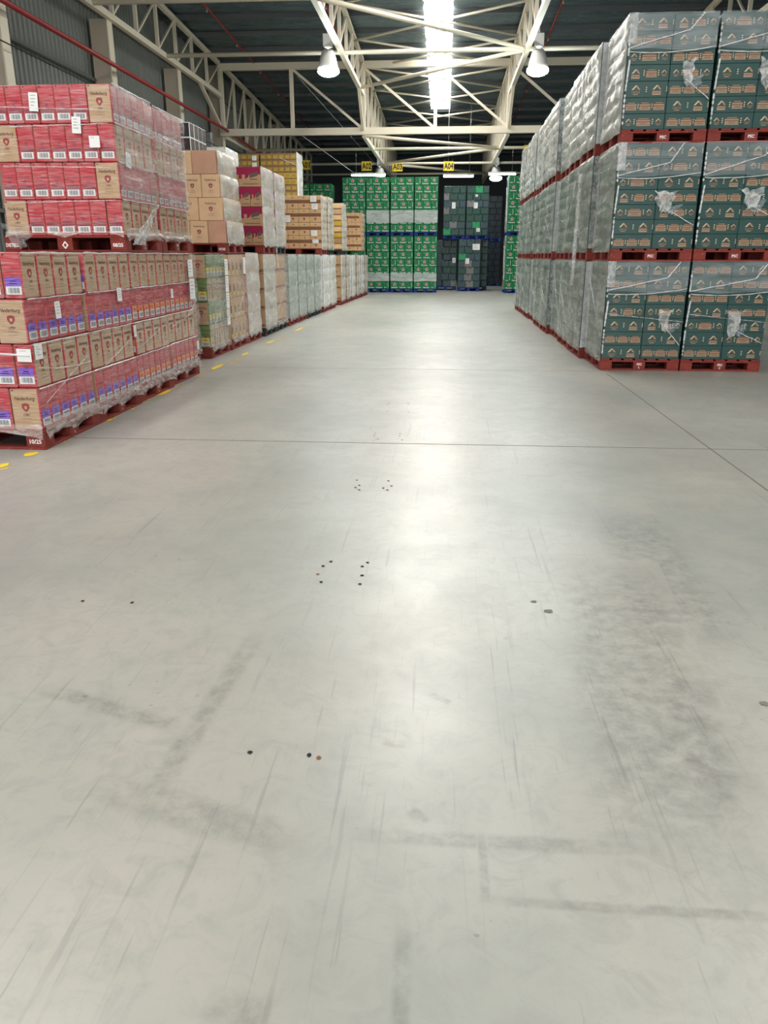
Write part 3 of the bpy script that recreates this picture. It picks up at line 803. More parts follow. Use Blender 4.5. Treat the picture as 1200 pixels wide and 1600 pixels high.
def strand(b, p, q, r, m, seed, sag=0.0, out=(0, -1, 0)):
    p, q = Vector(p), Vector(q); o = Vector(out); pts = []
    for i in range(13):
        a = i / 12
        pts.append(p.lerp(q, a) + Vector((0, 0, -sag * 4 * a * (1 - a))) + o * (0.006 + wob(a * 6, 0, seed, 0.004)) + Vector((0, 0, wob(a * 5, 2, seed, 0.006))))
    b.tube(pts, [r * (0.6 + 0.7 * abs(math.sin(i * 1.7 + seed))) for i in range(13)], m, 6)
def tail(b, cx, y, cz, w_, h, m, seed, fold=0.03):
    """crumpled loose end of film lying against a front face"""
    def fn(u, v):
        a = (u - .5); c_ = (v - .5)
        wv = w_ * (0.35 + 0.65 * v) 
        x = cx + a * wv + wob(u * 3, v * 3, seed, 0.05) * (w_ / .2)
        z = cz + c_ * h + wob(u * 4 + 5, v * 4, seed, 0.04) + 0.25 * h * abs(a)
        return (x, y - 0.022 - fold * (0.4 + abs(noise.noise((u * 5, v * 3, seed * 3.3)))), z)
    b.sheet(fn, 14, 14, m)
def skirt(b, xe, y0, y1, z_hi, z_lo, m, seed, sgn=1, n=40):
    """gathered lower edge of the wrap, hanging over the pallet deck in a scallop between the blocks"""
    def fn(u, v):
        y = y0 + (y1 - y0) * u
        sc = abs(math.sin(math.pi * u * 2)) ** 0.8
        lo = z_lo + 0.032 * sc + wob(u * 11, 0, seed, 0.01)
        z = z_hi + (lo - z_hi) * v
        return (xe + sgn * max(0.004, 0.018 + 0.012 * math.sin(v * 9 + u * 3) * .5 + 0.016 * v + wob(u * 14, v * 9, seed, 0.012)), y, z)
    b.sheet(fn, n, 8, m)
def skirt_front(b, x0, x1, yf, z_hi, z_lo, m, seed, n=30):
    def fn(u, v):
        x = x0 + (x1 - x0) * u
        lo = z_lo + 0.05 * abs(math.sin(math.pi * u * 2)) + wob(u * 9, 0, seed, 0.014)
        return (x, yf - 0.012 - 0.014 * v - wob(u * 14, v * 8, seed, 0.012), z_hi + (lo - z_hi) * v)
    b.sheet(fn, n, 8, m)
def ridge(b, xe, y0, y1, z, r, m, seed, sgn=1):
    strand(b, (xe + sgn * .004, y0, z), (xe + sgn * .004, y1, z), r, m, seed, 0.0, (sgn, 0, 0))

# shipping labels
def paper(x, y, z, w_, h, label, face='-y', tilt=0.0, rows=4):
    b = MB(); b.cbox(-w_ / 2, w_ / 2, -0.002, 0.0, -h / 2, h / 2, 'paper', 0.0005)
    it = []
    rnd = random.Random(hash((round(x, 2), round(z, 2))) & 255)
    for k in range(rows):
        v = h * (0.86 - 0.7 * k / rows)
        it.append(('rect', w_ * .2, v - h * .035, w_ * (0.45 + 0.35 * rnd.random()), v, 'paper_print'))
    b.prints((Vector((-w_ / 2, -0.0026, -h / 2)), Vector((1, 0, 0)), Vector((0, 0, 1))), it)
    o = b.obj('paper_label', None, (x, y, z), 0)
    o.rotation_euler = (0, tilt, {'-y': 0, '+x': R(90), '-x': R(-90)}[face])
    return tag(o, label, 'label', 'white paper labels')

# ------------------------------------------------------------------ left side, near wine stacks
LW = [(-3.03, 5.56, 'purple', True), (-3.03, 6.56, 'purple', True), (-3.05, 7.60, 'orange', True), (-3.08, 8.65, 'orange', True)]
PG = 'red pallets on the left side'
for i, (xe, y0, kind, fr) in enumerate(LW):
    wh = f'{ORD[i]} lower left load'
    mk = {7: ('pscL' + str(0), two('+x', 'PSC', 'L'))}
    if i == 0: mk[6] = ('10/25', {**word('-y', '10/25')})
    pallet(xe - 0.6, y0 + 0.5, 0, 0, 'p_red', f'red pallet under the {ORD[i]} lower left load of wine cartons' + (', marked 10/25' if i == 0 else ''), PG, mk)
    wine_load(xe, y0, 0, kind, fr, wh, 4 if i == 0 else 0)
    b = MB()
    skirt(b, xe, y0 + .0, y0 + 1.0, 0.22, 0.085, 'w_skirt', i + 1)
    for k in range(1, 5): ridge(b, xe, y0 + .02, y0 + .98, 0.15 + k * .325 - .004, 0.0045, 'w_edge', i * 5 + k)
    if i == 0:
        skirt_front(b, xe - 1.18, xe, y0, 0.20, 0.085, 'w_skirt', 3)
        strand(b, (xe - 1.0, y0, 0.78), (xe - .02, y0, 0.72), 0.008, 'w_edge', 4)
        strand(b, (xe, y0 + .05, .62), (xe, y0 + .95, .56), 0.004, 'w_tail', 8, 0.02, (1, 0, 0))
    strand(b, (xe, y0 + .1, .35 + .1 * i), (xe, y0 + .9, .62 + .05 * i), 0.003, 'w_tail', 18 + i, 0.0, (1, 0, 0))
    tag(b.obj('stretch_wrap'), f'clear stretch wrap gathered round the foot and seams of the {ORD[i]} lower left load', 'plastic wrap', 'stretch wrap on the left stacks')
UW = [(-3.05, 7.58), (-3.07, 8.66)]
for i, (xe, y0) in enumerate(UW):
    wh = f'{ORD[i]} upper left load'
    mk = {7: ('pscU', two('+x', 'PSC', 'C'))}
    if i == 0:
        mk[6] = ('08/25', word('-y', '08/25'))
        mk[3] = ('diamond', {'-y': [('poly', [(0.045, 0.045), (0.075, 0.08), (0.083, 0.072), (0.060, 0.045), (0.083, 0.018), (0.075, 0.01)], 'white'), ('poly', [(0.080, 0.08), (0.11, 0.045), (0.080, 0.01), (0.072, 0.02), (0.094, 0.045), (0.072, 0.07)], 'white')]})
        mk[0] = ('distell', word('-y', 'DISTELL'))
    pallet(xe - 0.6, y0 + 0.5, 1.455, 0, 'p_red', f'red pallet carrying the {ORD[i]} upper left load of red wine cartons' + (', marked 08/25' if i == 0 else ''), PG, mk)
    wine_load(xe, y0, 1.455, 'plum', False, wh, 6 if i == 0 else 0)
    b = MB()
    skirt(b, xe, y0, y0 + 1.0, 1.455 + .22, 1.455 + .10, 'w_skirt', i + 11)
    for k in range(1, 5): ridge(b, xe, y0 + .02, y0 + .98, 1.455 + 0.15 + k * .325 - .004, 0.005, 'w_edge', i * 5 + k + 30)
    side_film(b, xe, y0 + .02, y0 + .98, 1.455 + .46, 1.455 + 1.45, 'w_thin', 60 + i)
    if i == 0:
        skirt_front(b, xe - 1.17, xe, y0, 1.455 + .19, 1.455 + .135, 'w_skirt', 14)
        for k, (za, zb) in enumerate(((1.80, 1.82), (2.12, 2.10), (2.45, 2.47), (2.62, 2.58))): strand(b, (xe - 1.1, y0, za + .1), (xe - .05, y0, zb + .1), 0.004, 'w_tail', 50 + k)
        # the loose triangle of film hanging at the corner
        def tri(u, v):
            return (xe + 0.03 + .03 * noise.noise((u * 6, v * 4, 2)), y0 + .30 + (.62 - .32 * v) * (1 - v * .0) * (1 - (1 - u) * v) - .2 * v, 1.455 + .47 - .40 * v + .02 * noise.noise((u * 5, v * 5, 9)))
        b.sheet(tri, 10, 14, 'w_tail')
        tail(b, xe - 1.02, y0 - .01, 1.455 + .13, .30, .2, 'w_front', 9, .015)
    tag(b.obj('stretch_wrap'), f'clear shiny stretch wrap round the {ORD[i]} upper left load of red cartons', 'plastic wrap', 'stretch wrap on the left stacks')
YF = UW[0][1]
paper(-3.78, YF - .006, 2.755, 0.085, 0.155, 'white paper label on the top front layer of the upper red wine cartons', '-y', 0.06)
paper(-3.40, YF - .006, 2.56, 0.085, 0.14, 'white paper label overlapping the third front layer, upper red wine cartons', '-y', 0.05)
paper(-3.245, YF - .006, 2.42, 0.10, 0.10, 'square white label at the right end of the third front layer, upper red load', '-y', 0.0, 1)
paper(-3.095, 5.56 - .004, 0.72, 0.11, 0.095, 'square white label on the front corner of the nearest purple labelled load', '-y', 0.03, 1)
for k, (y, z, w_, h, nm) in enumerate(((5.62, .74, .11, .11, 'white label on the brown second layer beside the nearest front corner'), (6.00, 1.02, .085, .13, 'white label high on the red third layer of the nearest lower load'),
        (7.22, 1.08, .1, .12, 'white label on the red third layer of the second lower load'), (7.53, .72, .06, .11, 'narrow white label at the far end of the second lower load'), (8.78, 1.02, .07, .1, 'white label at the near end of the fourth lower load'), (9.5, 1.28, .17, .2, 'large white sheet at the top far end of the fourth lower load'),
        (9.52, 1.04, .19, .24, 'large white sheet below another at the far end of the fourth lower load'), (9.58, .36, .07, .1, 'small white label low on the fourth lower load'))):
    xe = -3.03 if y < 7.5 else (-3.04 if y < 8.6 else -3.07)
    paper(xe + 0.016, y, z, w_, h, nm, '+x', 0.03 * (-1) ** k)
paper(-3.03, 7.80, 1.455 + .83, 0.12, 0.13, 'white label on the brown third layer side of the first upper left load', '+x', 0.1)

# ------------------------------------------------------------------ left side, farther stacks
G2 = 'cartons of the farther left stacks'
def plain_mesh(key, sx, sy, sz, m, prints=None, side=None, name='shipping_carton'):
    return carton_mesh(('p', key), name, sx - .005, sy - .005, sz - .003, m, side, prints)
def side_boxes(xe, y0, y1, z0, nl, lh, n, me_fn, dsc, where, dx, alt=None, name='shipping_carton', jit=.0012, lean=0.0, tilt=0):
    """a column of cartons along the aisle face of a load; me_fn(layer, index, width along y) gives the mesh"""
    for k in range(nl):
        nn = n if not alt or k % 2 == 0 else alt
        p = (y1 - y0) / nn
        for j in range(nn):
            carton(me_fn(k, p), name, f'{dsc(k)}, {ORD[j]} along the aisle, {LAY7[k] if k < nl - 1 else "top layer"}, {where}', G2, xe - dx(k) / 2 - .008 + lean * k, y0 + p * (j + .5), z0 + k * lh, 0, jit)
def front_boxes(xe, x0, yf, z0, nl, lh, ns, me_fn, dsc, where, dy, name='shipping_carton', jit=.0012, lean=0.0, skip=0, cat='carton', grp=None):
    """a row of cartons on the camera side of a load, counted from the aisle corner leftwards"""
    for k in range(nl):
        n = ns[k % len(ns)]
        p = (xe - x0) / n
        for j in range(skip, n):
            carton(me_fn(k, p, j), name, f'{dsc(k, j)}, {ORD[j]} from the aisle, {LAY7[k] if k < nl - 1 else "top layer"}, {where}', grp or G2, xe - p * (j + .5) + lean * k, yf + dy / 2 + .006, z0 + k * lh, 0, jit, cat)

def lower(i, xe, y0, y1, pm='p_red', marks=None):
    pallet(xe - 0.6, (y0 + y1) / 2, 0, 0, pm, f'{ {"p_red": "red", "p_dark": "black"}[pm]} pallet under the {ORD[i]} lower left load', PG, simple=True)
GP = 'lower left load'
# fifth: green and brown wine cartons (narrow faces green with yellow labels)
def wine_small(kind, xe, y0, y1, where, fronts, first_red, side):
    me = wine_mesh(kind)
    for k in range(4):
        z = .15 + k * .322
        if (k % 2 == 0) == first_red:
            p = (y1 - y0 - .04) / 6
            for j in range(6): carton(me, 'wine_carton', f'{side} faced wine carton, {ORD[j]} along the aisle, {LAY4[k]}, {where}', G2, xe - WD / 2 - .01, y0 + .02 + p * (j + .5), z, R(90))
            for j in range(fronts): carton(me, 'wine_carton', f'{side} front wine carton, {ORD[j]} from the corner, {LAY4[k]}, {where}', G2, xe - WD - NW * (j + .5) - .012, y0 + .02 + WD / 2, z, 0)
        else:
            p = (y1 - y0 - .04) / 4
            for j in range(4): carton(me, 'wine_carton', f'brown faced wine carton, {ORD[j]} along the aisle, {LAY4[k]}, {where}', G2, xe - NW / 2 - .01, y0 + .02 + p * (j + .5), z, 0)
            for j in range(fronts): carton(me, 'wine_carton', f'{side} front wine carton, {ORD[j]} from the corner, {LAY4[k]}, {where}', G2, xe - NW * (j + 1.5) - .012, y0 + .02 + WD / 2, z, 0)
    packed('packed_cartons', f'wine cartons packed inside, out of sight, {where}', xe - 1.17, xe - WD - 0.03, y0 + (WD + .03 if fronts else .02), y1 - .02, .15, .15 + 4 * .322, 4, 4, 4, 'f_brown')
def wrap_lower(i, xe, y0, y1, m, z1=1.44, seed=0, layers=4):
    b = MB(); side_film(b, xe, y0 + .01, y1 - .01, 0.14, z1, m, 100 + i, 1, layers)
    skirt(b, xe, y0 + .02, y1 - .02, 0.20, 0.08, 'w_skirt', i + 40)
    top_film(b, xe - .4, xe + .01, y0, y1, z1, m, i)
    strand(b, (xe + .02, y0 + .05, .4), (xe + .02, y1 - .05, .9), .005, 'w_tail', i + 70, 0, (1, 0, 0))
    tag(b.obj('stretch_wrap'), f'stretch wrap over the aisle face of the {ORD[i]} lower left load', 'plastic wrap', 'stretch wrap on the left stacks')
SPEC = [  # index, aisle edge, y0, y1, pallet, contents, film
    (4, -3.45, 9.95, 10.95, 'p_red', 'orange', 'w_thin'), (5, -3.34, 11.08, 12.13, 'p_red', 'green', 'w_thin'), (6, -3.32, 12.18, 13.16, 'p_red', 'brownyellow', 'w_thin'),
    (7, -3.31, 13.20, 14.12, 'p_red', 'pink', 'w_pale'), (8, -3.28, 14.36, 15.36, 'p_dark', 'brown', 'w_pale'), (9, -3.28, 15.40, 16.44, 'p_dark', 'brown', 'w_thin'),
    (10, -3.26, 16.60, 17.58, 'p_red', 'grey', 'w_grey'), (11, -3.24, 17.62, 18.58, 'p_red', 'grey', 'w_grey'), (12, -3.22, 18.62, 19.58, 'p_dark', 'grey', 'w_grey'),
    (13, -3.20, 19.62, 20.56, 'p_dark', 'grey', 'w_grey'), (14, -3.16, 20.70, 21.86, 'p_red', 'white', 'w_white'), (15, -3.14, 21.92, 23.06, 'p_red', 'white', 'w_pale'),
    (16, -3.10, 23.90, 24.96, 'p_red', 'brown', 'w_pale')]
ORD += ['eighteenth', 'nineteenth', 'twentieth', 'twenty-first', 'twenty-second']
for k in range(5):
    SPEC.append((17 + k, -3.08 + .03 * k, 25.1 + k * 1.18, 26.15 + k * 1.18, 'p_red', 'white' if k % 2 else 'brown', 'w_pale' if k % 2 == 0 else 'w_white'))
def by_plain(p): return plain_mesh(('brown33', round(p, 3)), .30, p, .322, 'c_brown', {'+x': [('rect', .03, .03, .10, .09, 'f_yellow'), ('rect', .03, .09, .10, .2, 'c_stripe')], '-y': crest(.15, .18, .05, 'ink_red') + [('rect', .0, .02, .29, .03, 'c_stripe')]})
def pk_plain(p): return plain_mesh(('pink33', round(p, 3)), .30, p, .322, 'c_pink', {'+x': [('rect', .02, .03, .08, .12, 'f_orange'), ('rect', .02, .01, .08, .03, 'f_white')], '-y': crest(.15, .18, .05, 'ink_red')})
def br_plain(p): return plain_mesh(('brown25', round(p, 3)), .30, p, .322, 'c_brown', {'-y': [('rect', .005, .03, .29, .075, 'c_stripe'), ('rect', .10, .16, .20, .20, 'ink_brown')], '+x': [('rect', .005, .03, p - .01, .07, 'c_stripe')]})
def gr_plain(p): return plain_mesh(('grey25', round(p, 3)), .30, p, .322, 'c_grey', {'+x': [('rect', .03, .01, p - .03, .02, 'crate_gr')]})
def wh_plain(p): return plain_mesh(('white25', round(p, 3)), .30, p, .322, 'paper', {'-y': [('rect', .04, .1, .26, .2, 'c_brown')], '+x': [('rect', .03, .12, p - .03, .18, 'c_tan')]})
for i, xe, y0, y1, pm, kind, fm_ in SPEC:
    lower(i, xe, y0, y1, pm)
    wh = f'{ORD[i]} lower left load'
    if kind == 'orange': wine_small('orange', xe, y0, y1, wh, 0, True, 'red')
    elif kind == 'green': wine_small('green', xe, y0, y1, wh, 2, False, 'green')
    else:
        me, dsc = {'brownyellow': (by_plain, 'brown carton with yellow label'), 'pink': (pk_plain, 'pinkish carton with orange label'), 'brown': (br_plain, 'plain brown carton'),
                   'grey': (gr_plain, 'grey carton under milky film'), 'white': (wh_plain, 'white carton under pale film')}[kind]
        side_boxes(xe, y0 + .01, y1 - .01, .15, 4, .322, 4, lambda k, p: me(p), lambda k: dsc, wh, lambda k: .30)
        packed('packed_cartons', f'cartons packed inside, out of sight, {wh}', xe - 1.17, xe - .33, y0 + .02, y1 - .02, .15, .15 + 4 * .322, 3, 4, 4, 'c_brown')
    wrap_lower(i, xe, y0, y1, fm_, 1.45 if i != 7 else 1.47)
for k in range(4):
    paper(-3.34 + .035, 12.02 - .01 * k, 1.26 - .245 * k, .17, .235, f'long white paper sheet hanging on the green load, {["topmost", "second", "third", "lowest"][k]} of four', '+x', 0.04)
paper(-3.32 + .035, 13.05, 1.27, .15, .26, 'white paper sheet on the load next to the green cartons', '+x', 0.1)

# second tier, left
UP0 = 1.455
def upper_pallet(xe, yc, z, where, pm='p_red', marks=None):
    pallet(xe - .6, yc, z, 0, pm, f'{ {"p_red": "red", "p_dark": "black", "p_green": "green"}[pm]} pallet carrying {where}', PG, marks, simple=marks is None)
# tan wine cartons leaning a little
logo = lambda w_, h: [('text', 'Nederburg', w_ / 2, h * .74, h * .11, w_ * .62, 'ink_brown', .25)] + crest(w_ / 2, h * .5, h * .17, 'ink_red') + [('rect', w_ * .38, h * .3, w_ * .62, h * .31, 'ink_brown'), ('rect', w_ * .36, h * .23, w_ * .64, h * .24, 'ink_brown')]
upper_pallet(-3.33, 12.72, 1.455, 'the leaning stack of tan wine cartons, marked 07/25', 'p_red', {6: ('07/25', word('-y', '07/25'))})
def tan_front(k, p, j):
    key = ('tan', round(p, 3), (k + j) % 3 == 0 and j == 0)
    pk = key[2] and k in (0, 3, 2)
    return plain_mesh(key, p, .25, .325, 'c_peach' if not key[2] else 'c_pink', {'-y': logo(p, .325) if not key[2] else []}, name='wine_carton')  # pink boxes: a reflection in the film, painted as card colour
front_boxes(-3.33, -4.45, 12.22, UP0 + .15, 4, .325, [4, 3], tan_front, lambda k, j: 'tan front wine carton', 'leaning upper left load', .25, 'wine_carton', lean=-.028)
tan_side = plain_mesh('tanside', .26, .24, .325, 'c_peach', {'+x': logo(.24, .325)}, name='wine_carton')
side_boxes(-3.33, 12.50, 13.22, UP0 + .15, 4, .325, 3, lambda k, p: tan_side, lambda k: 'tan side wine carton', 'leaning upper left load', lambda k: .26, name='wine_carton', lean=-.028)
packed('packed_cartons', 'tan cartons packed inside the leaning upper left load', -4.6, -3.72, 12.5, 13.2, UP0 + .15, UP0 + .15 + 4 * .322, 3, 3, 4, 'c_tan')
b = MB()
for k in range(4):
    side_film(b, -3.325 - .028 * k, 12.23, 13.24, UP0 + .15 + k * .325, UP0 + .15 + (k + 1) * .325, 'w_sidehi', 140 + k, 1, 1, nv=10)
skirt(b, -3.33, 12.22, 13.22, UP0 + .3, UP0 + .11, 'w_skirt', 71)
top_film(b, -4.55, -3.41, 12.22, 13.22, UP0 + .15 + 1.302, 'w_thin', 5)
tag(b.obj('stretch_wrap'), 'white stretch wrap down the aisle side of the leaning tan carton stack', 'plastic wrap', 'stretch wrap on the left stacks')

# magenta and brown cartons
def mag_prints(w_, h, big):
    it = [('rect', 0, h * .62, w_, h, 'c_magenta'), ('rect', w_ * .02, h * .40, w_ * .16, h * .63, 'c_magenta')]
    it += [('poly', [(w_ * .3, h * .63), (w_ * .3, h * .40), (w_ * .42, h * .46), (w_ * .5, h * .63)], 'c_magenta')]
    u, v = w_ * .70, h * .52
    it += [('poly', [(u - w_ * .2, v - h * .08), (u + w_ * .17, v + h * .03), (u + w_ * .17, v + h * .24), (u - w_ * .2, v + h * .13)], 'c_mag_ink'),
           ('rect', w_ * .52, h * .36, w_ * .86, h * .40, 'c_mag_ink'), ('rect', w_ * .2, h * .12, w_ * .9, h * .16, 'c_stripe')]
    return it
def mag_front(k, p, j): return plain_mesh(('mag', round(p, 3)), p, .27, .322, 'c_brown', {'-y': mag_prints(p, .322, 1)}, name='wine_carton')
for q, (y0, y1, wh) in enumerate(((14.46, 15.44, 'magenta upper load'), (15.54, 16.46, 'second magenta upper load'))):
    upper_pallet(-3.27, (y0 + y1) / 2, UP0, f'the {wh}', 'p_red' if q == 0 else 'p_dark')
    if q == 0: front_boxes(-3.27, -4.45, y0, UP0 + .15, 4, .325, [6, 3], mag_front, lambda k, j: 'magenta and brown carton', wh, .27, 'wine_carton')
    ms = plain_mesh('magside', .3, .235, .322, 'c_brown', {'+x': [('rect', 0, .2, .235, .322, 'c_magenta')]}, name='wine_carton')
    side_boxes(-3.27, y0 + (.28 if q == 0 else .0), y1, UP0 + .15, 4, .325, 3 if q == 0 else 4, lambda k, p: ms, lambda k: 'magenta side carton', wh, lambda k: .30, name='wine_carton')
    packed('packed_cartons', f'cartons packed inside the {wh}', -4.44, -3.6, y0 + (.3 if q == 0 else .02), y1 - .02, UP0 + .15, UP0 + .15 + 4 * .322, 3, 3, 4, 'c_brown')
    b = MB(); side_film(b, -3.265, y0, y1, UP0 + .14, UP0 + 1.46, 'w_pale', 150 + q)
    skirt(b, -3.27, y0, y1, UP0 + .25, UP0 + .10, 'w_skirt', 80 + q)
    if q == 0: strand(b, (-3.25, y0 + .1, UP0 + .5), (-3.24, y1 - .1, UP0 + .15), .01, 'w_tail', 5, 0, (1, 0, 0)); strand(b, (-3.24, y1 - .05, UP0 + .3), (-3.22, y1, 1.2), .012, 'w_tail', 6, 0, (1, 0, 0))
    top_film(b, -4.45, -3.26, y0, y1, UP0 + 1.455, 'w_thin', 8)
    tag(b.obj('stretch_wrap'), f'shiny stretch wrap down the aisle side of the {wh}', 'plastic wrap', 'stretch wrap on the left stacks')

# flat brown cartons and the rest of the second tier
def flat_prints(w_, h, odd): 
    if odd: return [('rect', 0, 0, w_, h * .36, 'c_stripe'), ('rect', w_ * .45, h * .6, w_ * .55, h * .75, 'ink_brown')]
    return crest(w_ / 2, h * .5, h * .32, 'c_stripe') + [('rect', 0, h * .86, w_, h, 'c_stripe')]
def flat_front(k, p, j): return plain_mesh(('flat', round(p, 3), k % 2), p, .3, .158, 'c_tan', {'-y': flat_prints(p, .158, k % 2)}, name='flat_carton')
def mixed_front(k, p, j):
    m = ['c_tan', 'c_goldbrown', 'c_gold', 'c_tan', 'c_gold', 'c_tan', 'c_brown', 'c_tan'][k % 8]
    return plain_mesh(('mix', round(p, 3), m), p, .3, .162, m, {'-y': [('rect', 0, 0, p, .03, 'c_stripe')]}, name='flat_carton')
LAY8 = LAY7
LAY7 = ['bottom layer', 'second layer', 'third layer', 'fourth layer', 'fifth layer', 'sixth layer', 'seventh layer', 'top layer']
for q, (xe, y0, y1, nl, lh, pm, wh, fr, fm2) in enumerate(((-3.20, 20.92, 21.86, 8, .16, 'p_red', 'flat brown upper load', flat_front, 'w_pale'), (-3.18, 21.95, 23.1, 8, .165, 'p_dark', 'upper load behind the flat brown cartons', None, 'w_sidehi'),
        (-3.14, 24.6, 25.75, 8, .165, 'p_dark', 'upper load with yellow layers', mixed_front, 'w_pale'), (-3.02, 29.3, 30.4, 8, .16, 'p_green', 'farthest upper left load', flat_front, 'w_thin'))):
    upper_pallet(xe, (y0 + y1) / 2, UP0, f'the {wh}', pm)
    if fr: front_boxes(xe, xe - 1.16, y0, UP0 + .15, nl, lh, [4, 4], fr, lambda k, j: 'flat brown carton' if fr is flat_front else 'striped flat carton', wh, .3, 'flat_carton', lean=(-.012 if q == 3 else 0))
    fs_ = plain_mesh(('flatside', q), .3, (y1 - y0 - .31) / 3 if fr else (y1 - y0) / 4, lh, 'c_tan', {'+x': [('rect', 0, 0, .2, lh * .3, 'c_stripe')]}, name='flat_carton')
    side_boxes(xe, y0 + (.31 if fr else 0), y1, UP0 + .15, nl, lh, 3 if fr else 4, lambda k, p: fs_, lambda k: 'flat side carton', wh, lambda k: .3, name='flat_carton')
    packed('packed_cartons', f'cartons packed inside the {wh}', xe - 1.17, xe - .32, y0 + (.33 if fr else .02), y1 - .02, UP0 + .15, UP0 + .15 + nl * lh, 3, 3, nl, 'c_tan')
    b = MB(); side_film(b, xe, y0, y1, UP0 + .12, UP0 + .16 + nl * lh, fm2, 160 + q, 1, nl, .012)
    top_film(b, xe - 1.16, xe, y0, y1, UP0 + .155 + nl * lh, 'w_thin', 12 + q)
    tag(b.obj('stretch_wrap'), f'stretch wrap down the aisle side of the {wh}', 'plastic wrap', 'stretch wrap on the left stacks')
paper(-4.05, 20.91, 2.33, .12, .17, 'white label in the middle of the flat brown cartons', '-y')
for k, z in enumerate((2.80, 2.62, 1.98, 1.78)): paper(-3.38 + .03 * (k % 2), 20.91, z, .16, .14 if k != 3 else .09, f'white label at the right edge of the flat brown cartons, {["topmost", "second", "third", "lowest"][k]}', '-y')

# second row behind: support loads, gift boxes, gold cartons
def tower(x1, y0, tiers, where, top):
    z = 0.0
    for tt in range(tiers):
        pallet(x1 - .6, y0 + .5, z, 0, 'p_red', f'red pallet in the hidden second row, {["floor", "middle", "upper"][tt]} level, {where}', PG, simple=True)
        packed('packed_cartons', f'brown cartons in the hidden second row, {["lower", "middle", "upper"][tt]} tier, {where}', x1 - 1.17, x1 - .02, y0 + .02, y0 + .98, z + .15, z + .15 + top[tt], 3, 3, 4, 'c_brown')
        z += .15 + top[tt]
    return z
zt = tower(-4.46, 14.4, 2, 'below the black gift boxes', (1.3, 1.3))
gift = {}
def gift_mesh(p):
    if p not in gift:
        b = MB(); b.cbox(-p / 2, p / 2, -.12, .12, 0, .238, 'paper', .006)
        for f_, w_ in (('-y', p), ('+x', .24)):
            b.prints(b.face_frame(f_, -p / 2, p / 2, -.12, .12, 0, .238), [('rect', .011, .011, w_ - .011, .227, 'gift_bl')] + [('poly', [(w_ / 2 - .03, .16), (w_ / 2, .19), (w_ / 2 + .03, .16), (w_ / 2 + .015, .12), (w_ / 2 - .015, .12)], 'gift_red')])
        gift[p] = b.mesh('gift_carton')
    return gift[p]
for k in range(3):
    for j in range(5): carton(gift_mesh(.20), 'gift_carton', f'black gift carton with white edges, {ORD[j]} from its right corner, {["bottom", "middle", "top"][k]} layer', 'black and white gift cartons', -4.46 - .205 * (j + .5), 14.43 + .12, zt + k * .24, 0, .003)
    for j in range(3): carton(gift_mesh(.20), 'gift_carton', f'black gift carton with white edges, {ORD[j + 1]} back along the side, {["bottom", "middle", "top"][k]} layer', 'black and white gift cartons', -4.46 - .1025, 14.43 + .245 * (j + 1) + .12, zt + k * .24, 0, .003)
zt2 = tower(-4.55, 17.0, 2, 'below the milky wrapped load', (1.3, 1.3))
packed('packed_cartons', 'pale cartons inside the milky wrapped load behind the tan stack', -5.7, -4.57, 17.02, 17.98, zt2, zt2 + .62, 3, 3, 2, 'paper')
b = MB(); side_film(b, -4.55, 17.0, 18.0, zt2, zt2 + .64, 'w_white', 77, 1, 2); front_film(b, -5.7, -4.55, 17.0, zt2, zt2 + .64, 'w_white', 78); top_film(b, -5.7, -4.55, 17.0, 18.0, zt2 + .63, 'w_white', 79)
tag(b.obj('stretch_wrap'), 'milky stretch wrap on the pale load peeking over the tan carton stack', 'plastic wrap', 'stretch wrap on the left stacks')
zg = 0
for q, x1 in enumerate((-4.62, -5.78)):
    zg = tower(x1, 25.5, 2, ['below the gold carton stack', 'below the left gold carton stack'][q], (1.36, 1.36))
    pallet(x1 - .6, 26.0, zg, 0, 'p_red', ['red pallet under the gold carton stack', 'red pallet under the left gold carton stack'][q], PG, simple=True)
    def gold_front(k, p, j):
        m = ['c_goldbrown', 'c_goldbrown', 'c_gold', 'c_gold', 'c_goldbrown', 'c_goldbrown', 'c_goldbrown'][k % 7]
        return plain_mesh(('gold', round(p, 3), m), p, .3, .176, m, {'-y': [('rect', 0, .15, p, .176, 'c_stripe'), ('rect', p * .2, .04, p * .8, .11, 'c_gold' if m != 'c_gold' else 'c_goldbrown')]}, name='flat_carton')
    wh = ['gold third tier stack', 'left gold third tier stack'][q]
    front_boxes(x1, x1 - 1.12, 25.5, zg + .15, 7, .178, [6, 6], gold_front, lambda k, j: 'gold brown carton', wh, .3, 'flat_carton')
    packed('packed_cartons', f'cartons packed inside the {wh}', x1 - 1.12, x1 - .02, 25.84, 26.48, zg + .15, zg + .15 + 7 * .178, 3, 3, 7, 'c_goldbrown')
    b = MB()
    if q == 0: side_film(b, x1, 25.5, 26.5, zg + .05, zg + 1.42, 'w_white', 90, 1, 7, .012)
    top_film(b, x1 - 1.12, x1, 25.5, 26.5, zg + 1.40, 'w_thin', 91)
    if q == 0: strand(b, (x1 - .5, 25.5, zg + 1.25), (x1, 25.5, zg + 1.05), .008, 'w_edge', 3)
    tag(b.obj('stretch_wrap'), f'white stretch wrap on the {wh}', 'plastic wrap', 'stretch wrap on the left stacks')
for k in range(2): paper(-5.92, 25.49, zg + 1.26 - .2 * k, .14, .14, f'white label on the left gold stack, {["upper", "lower"][k]} of two', '-y')

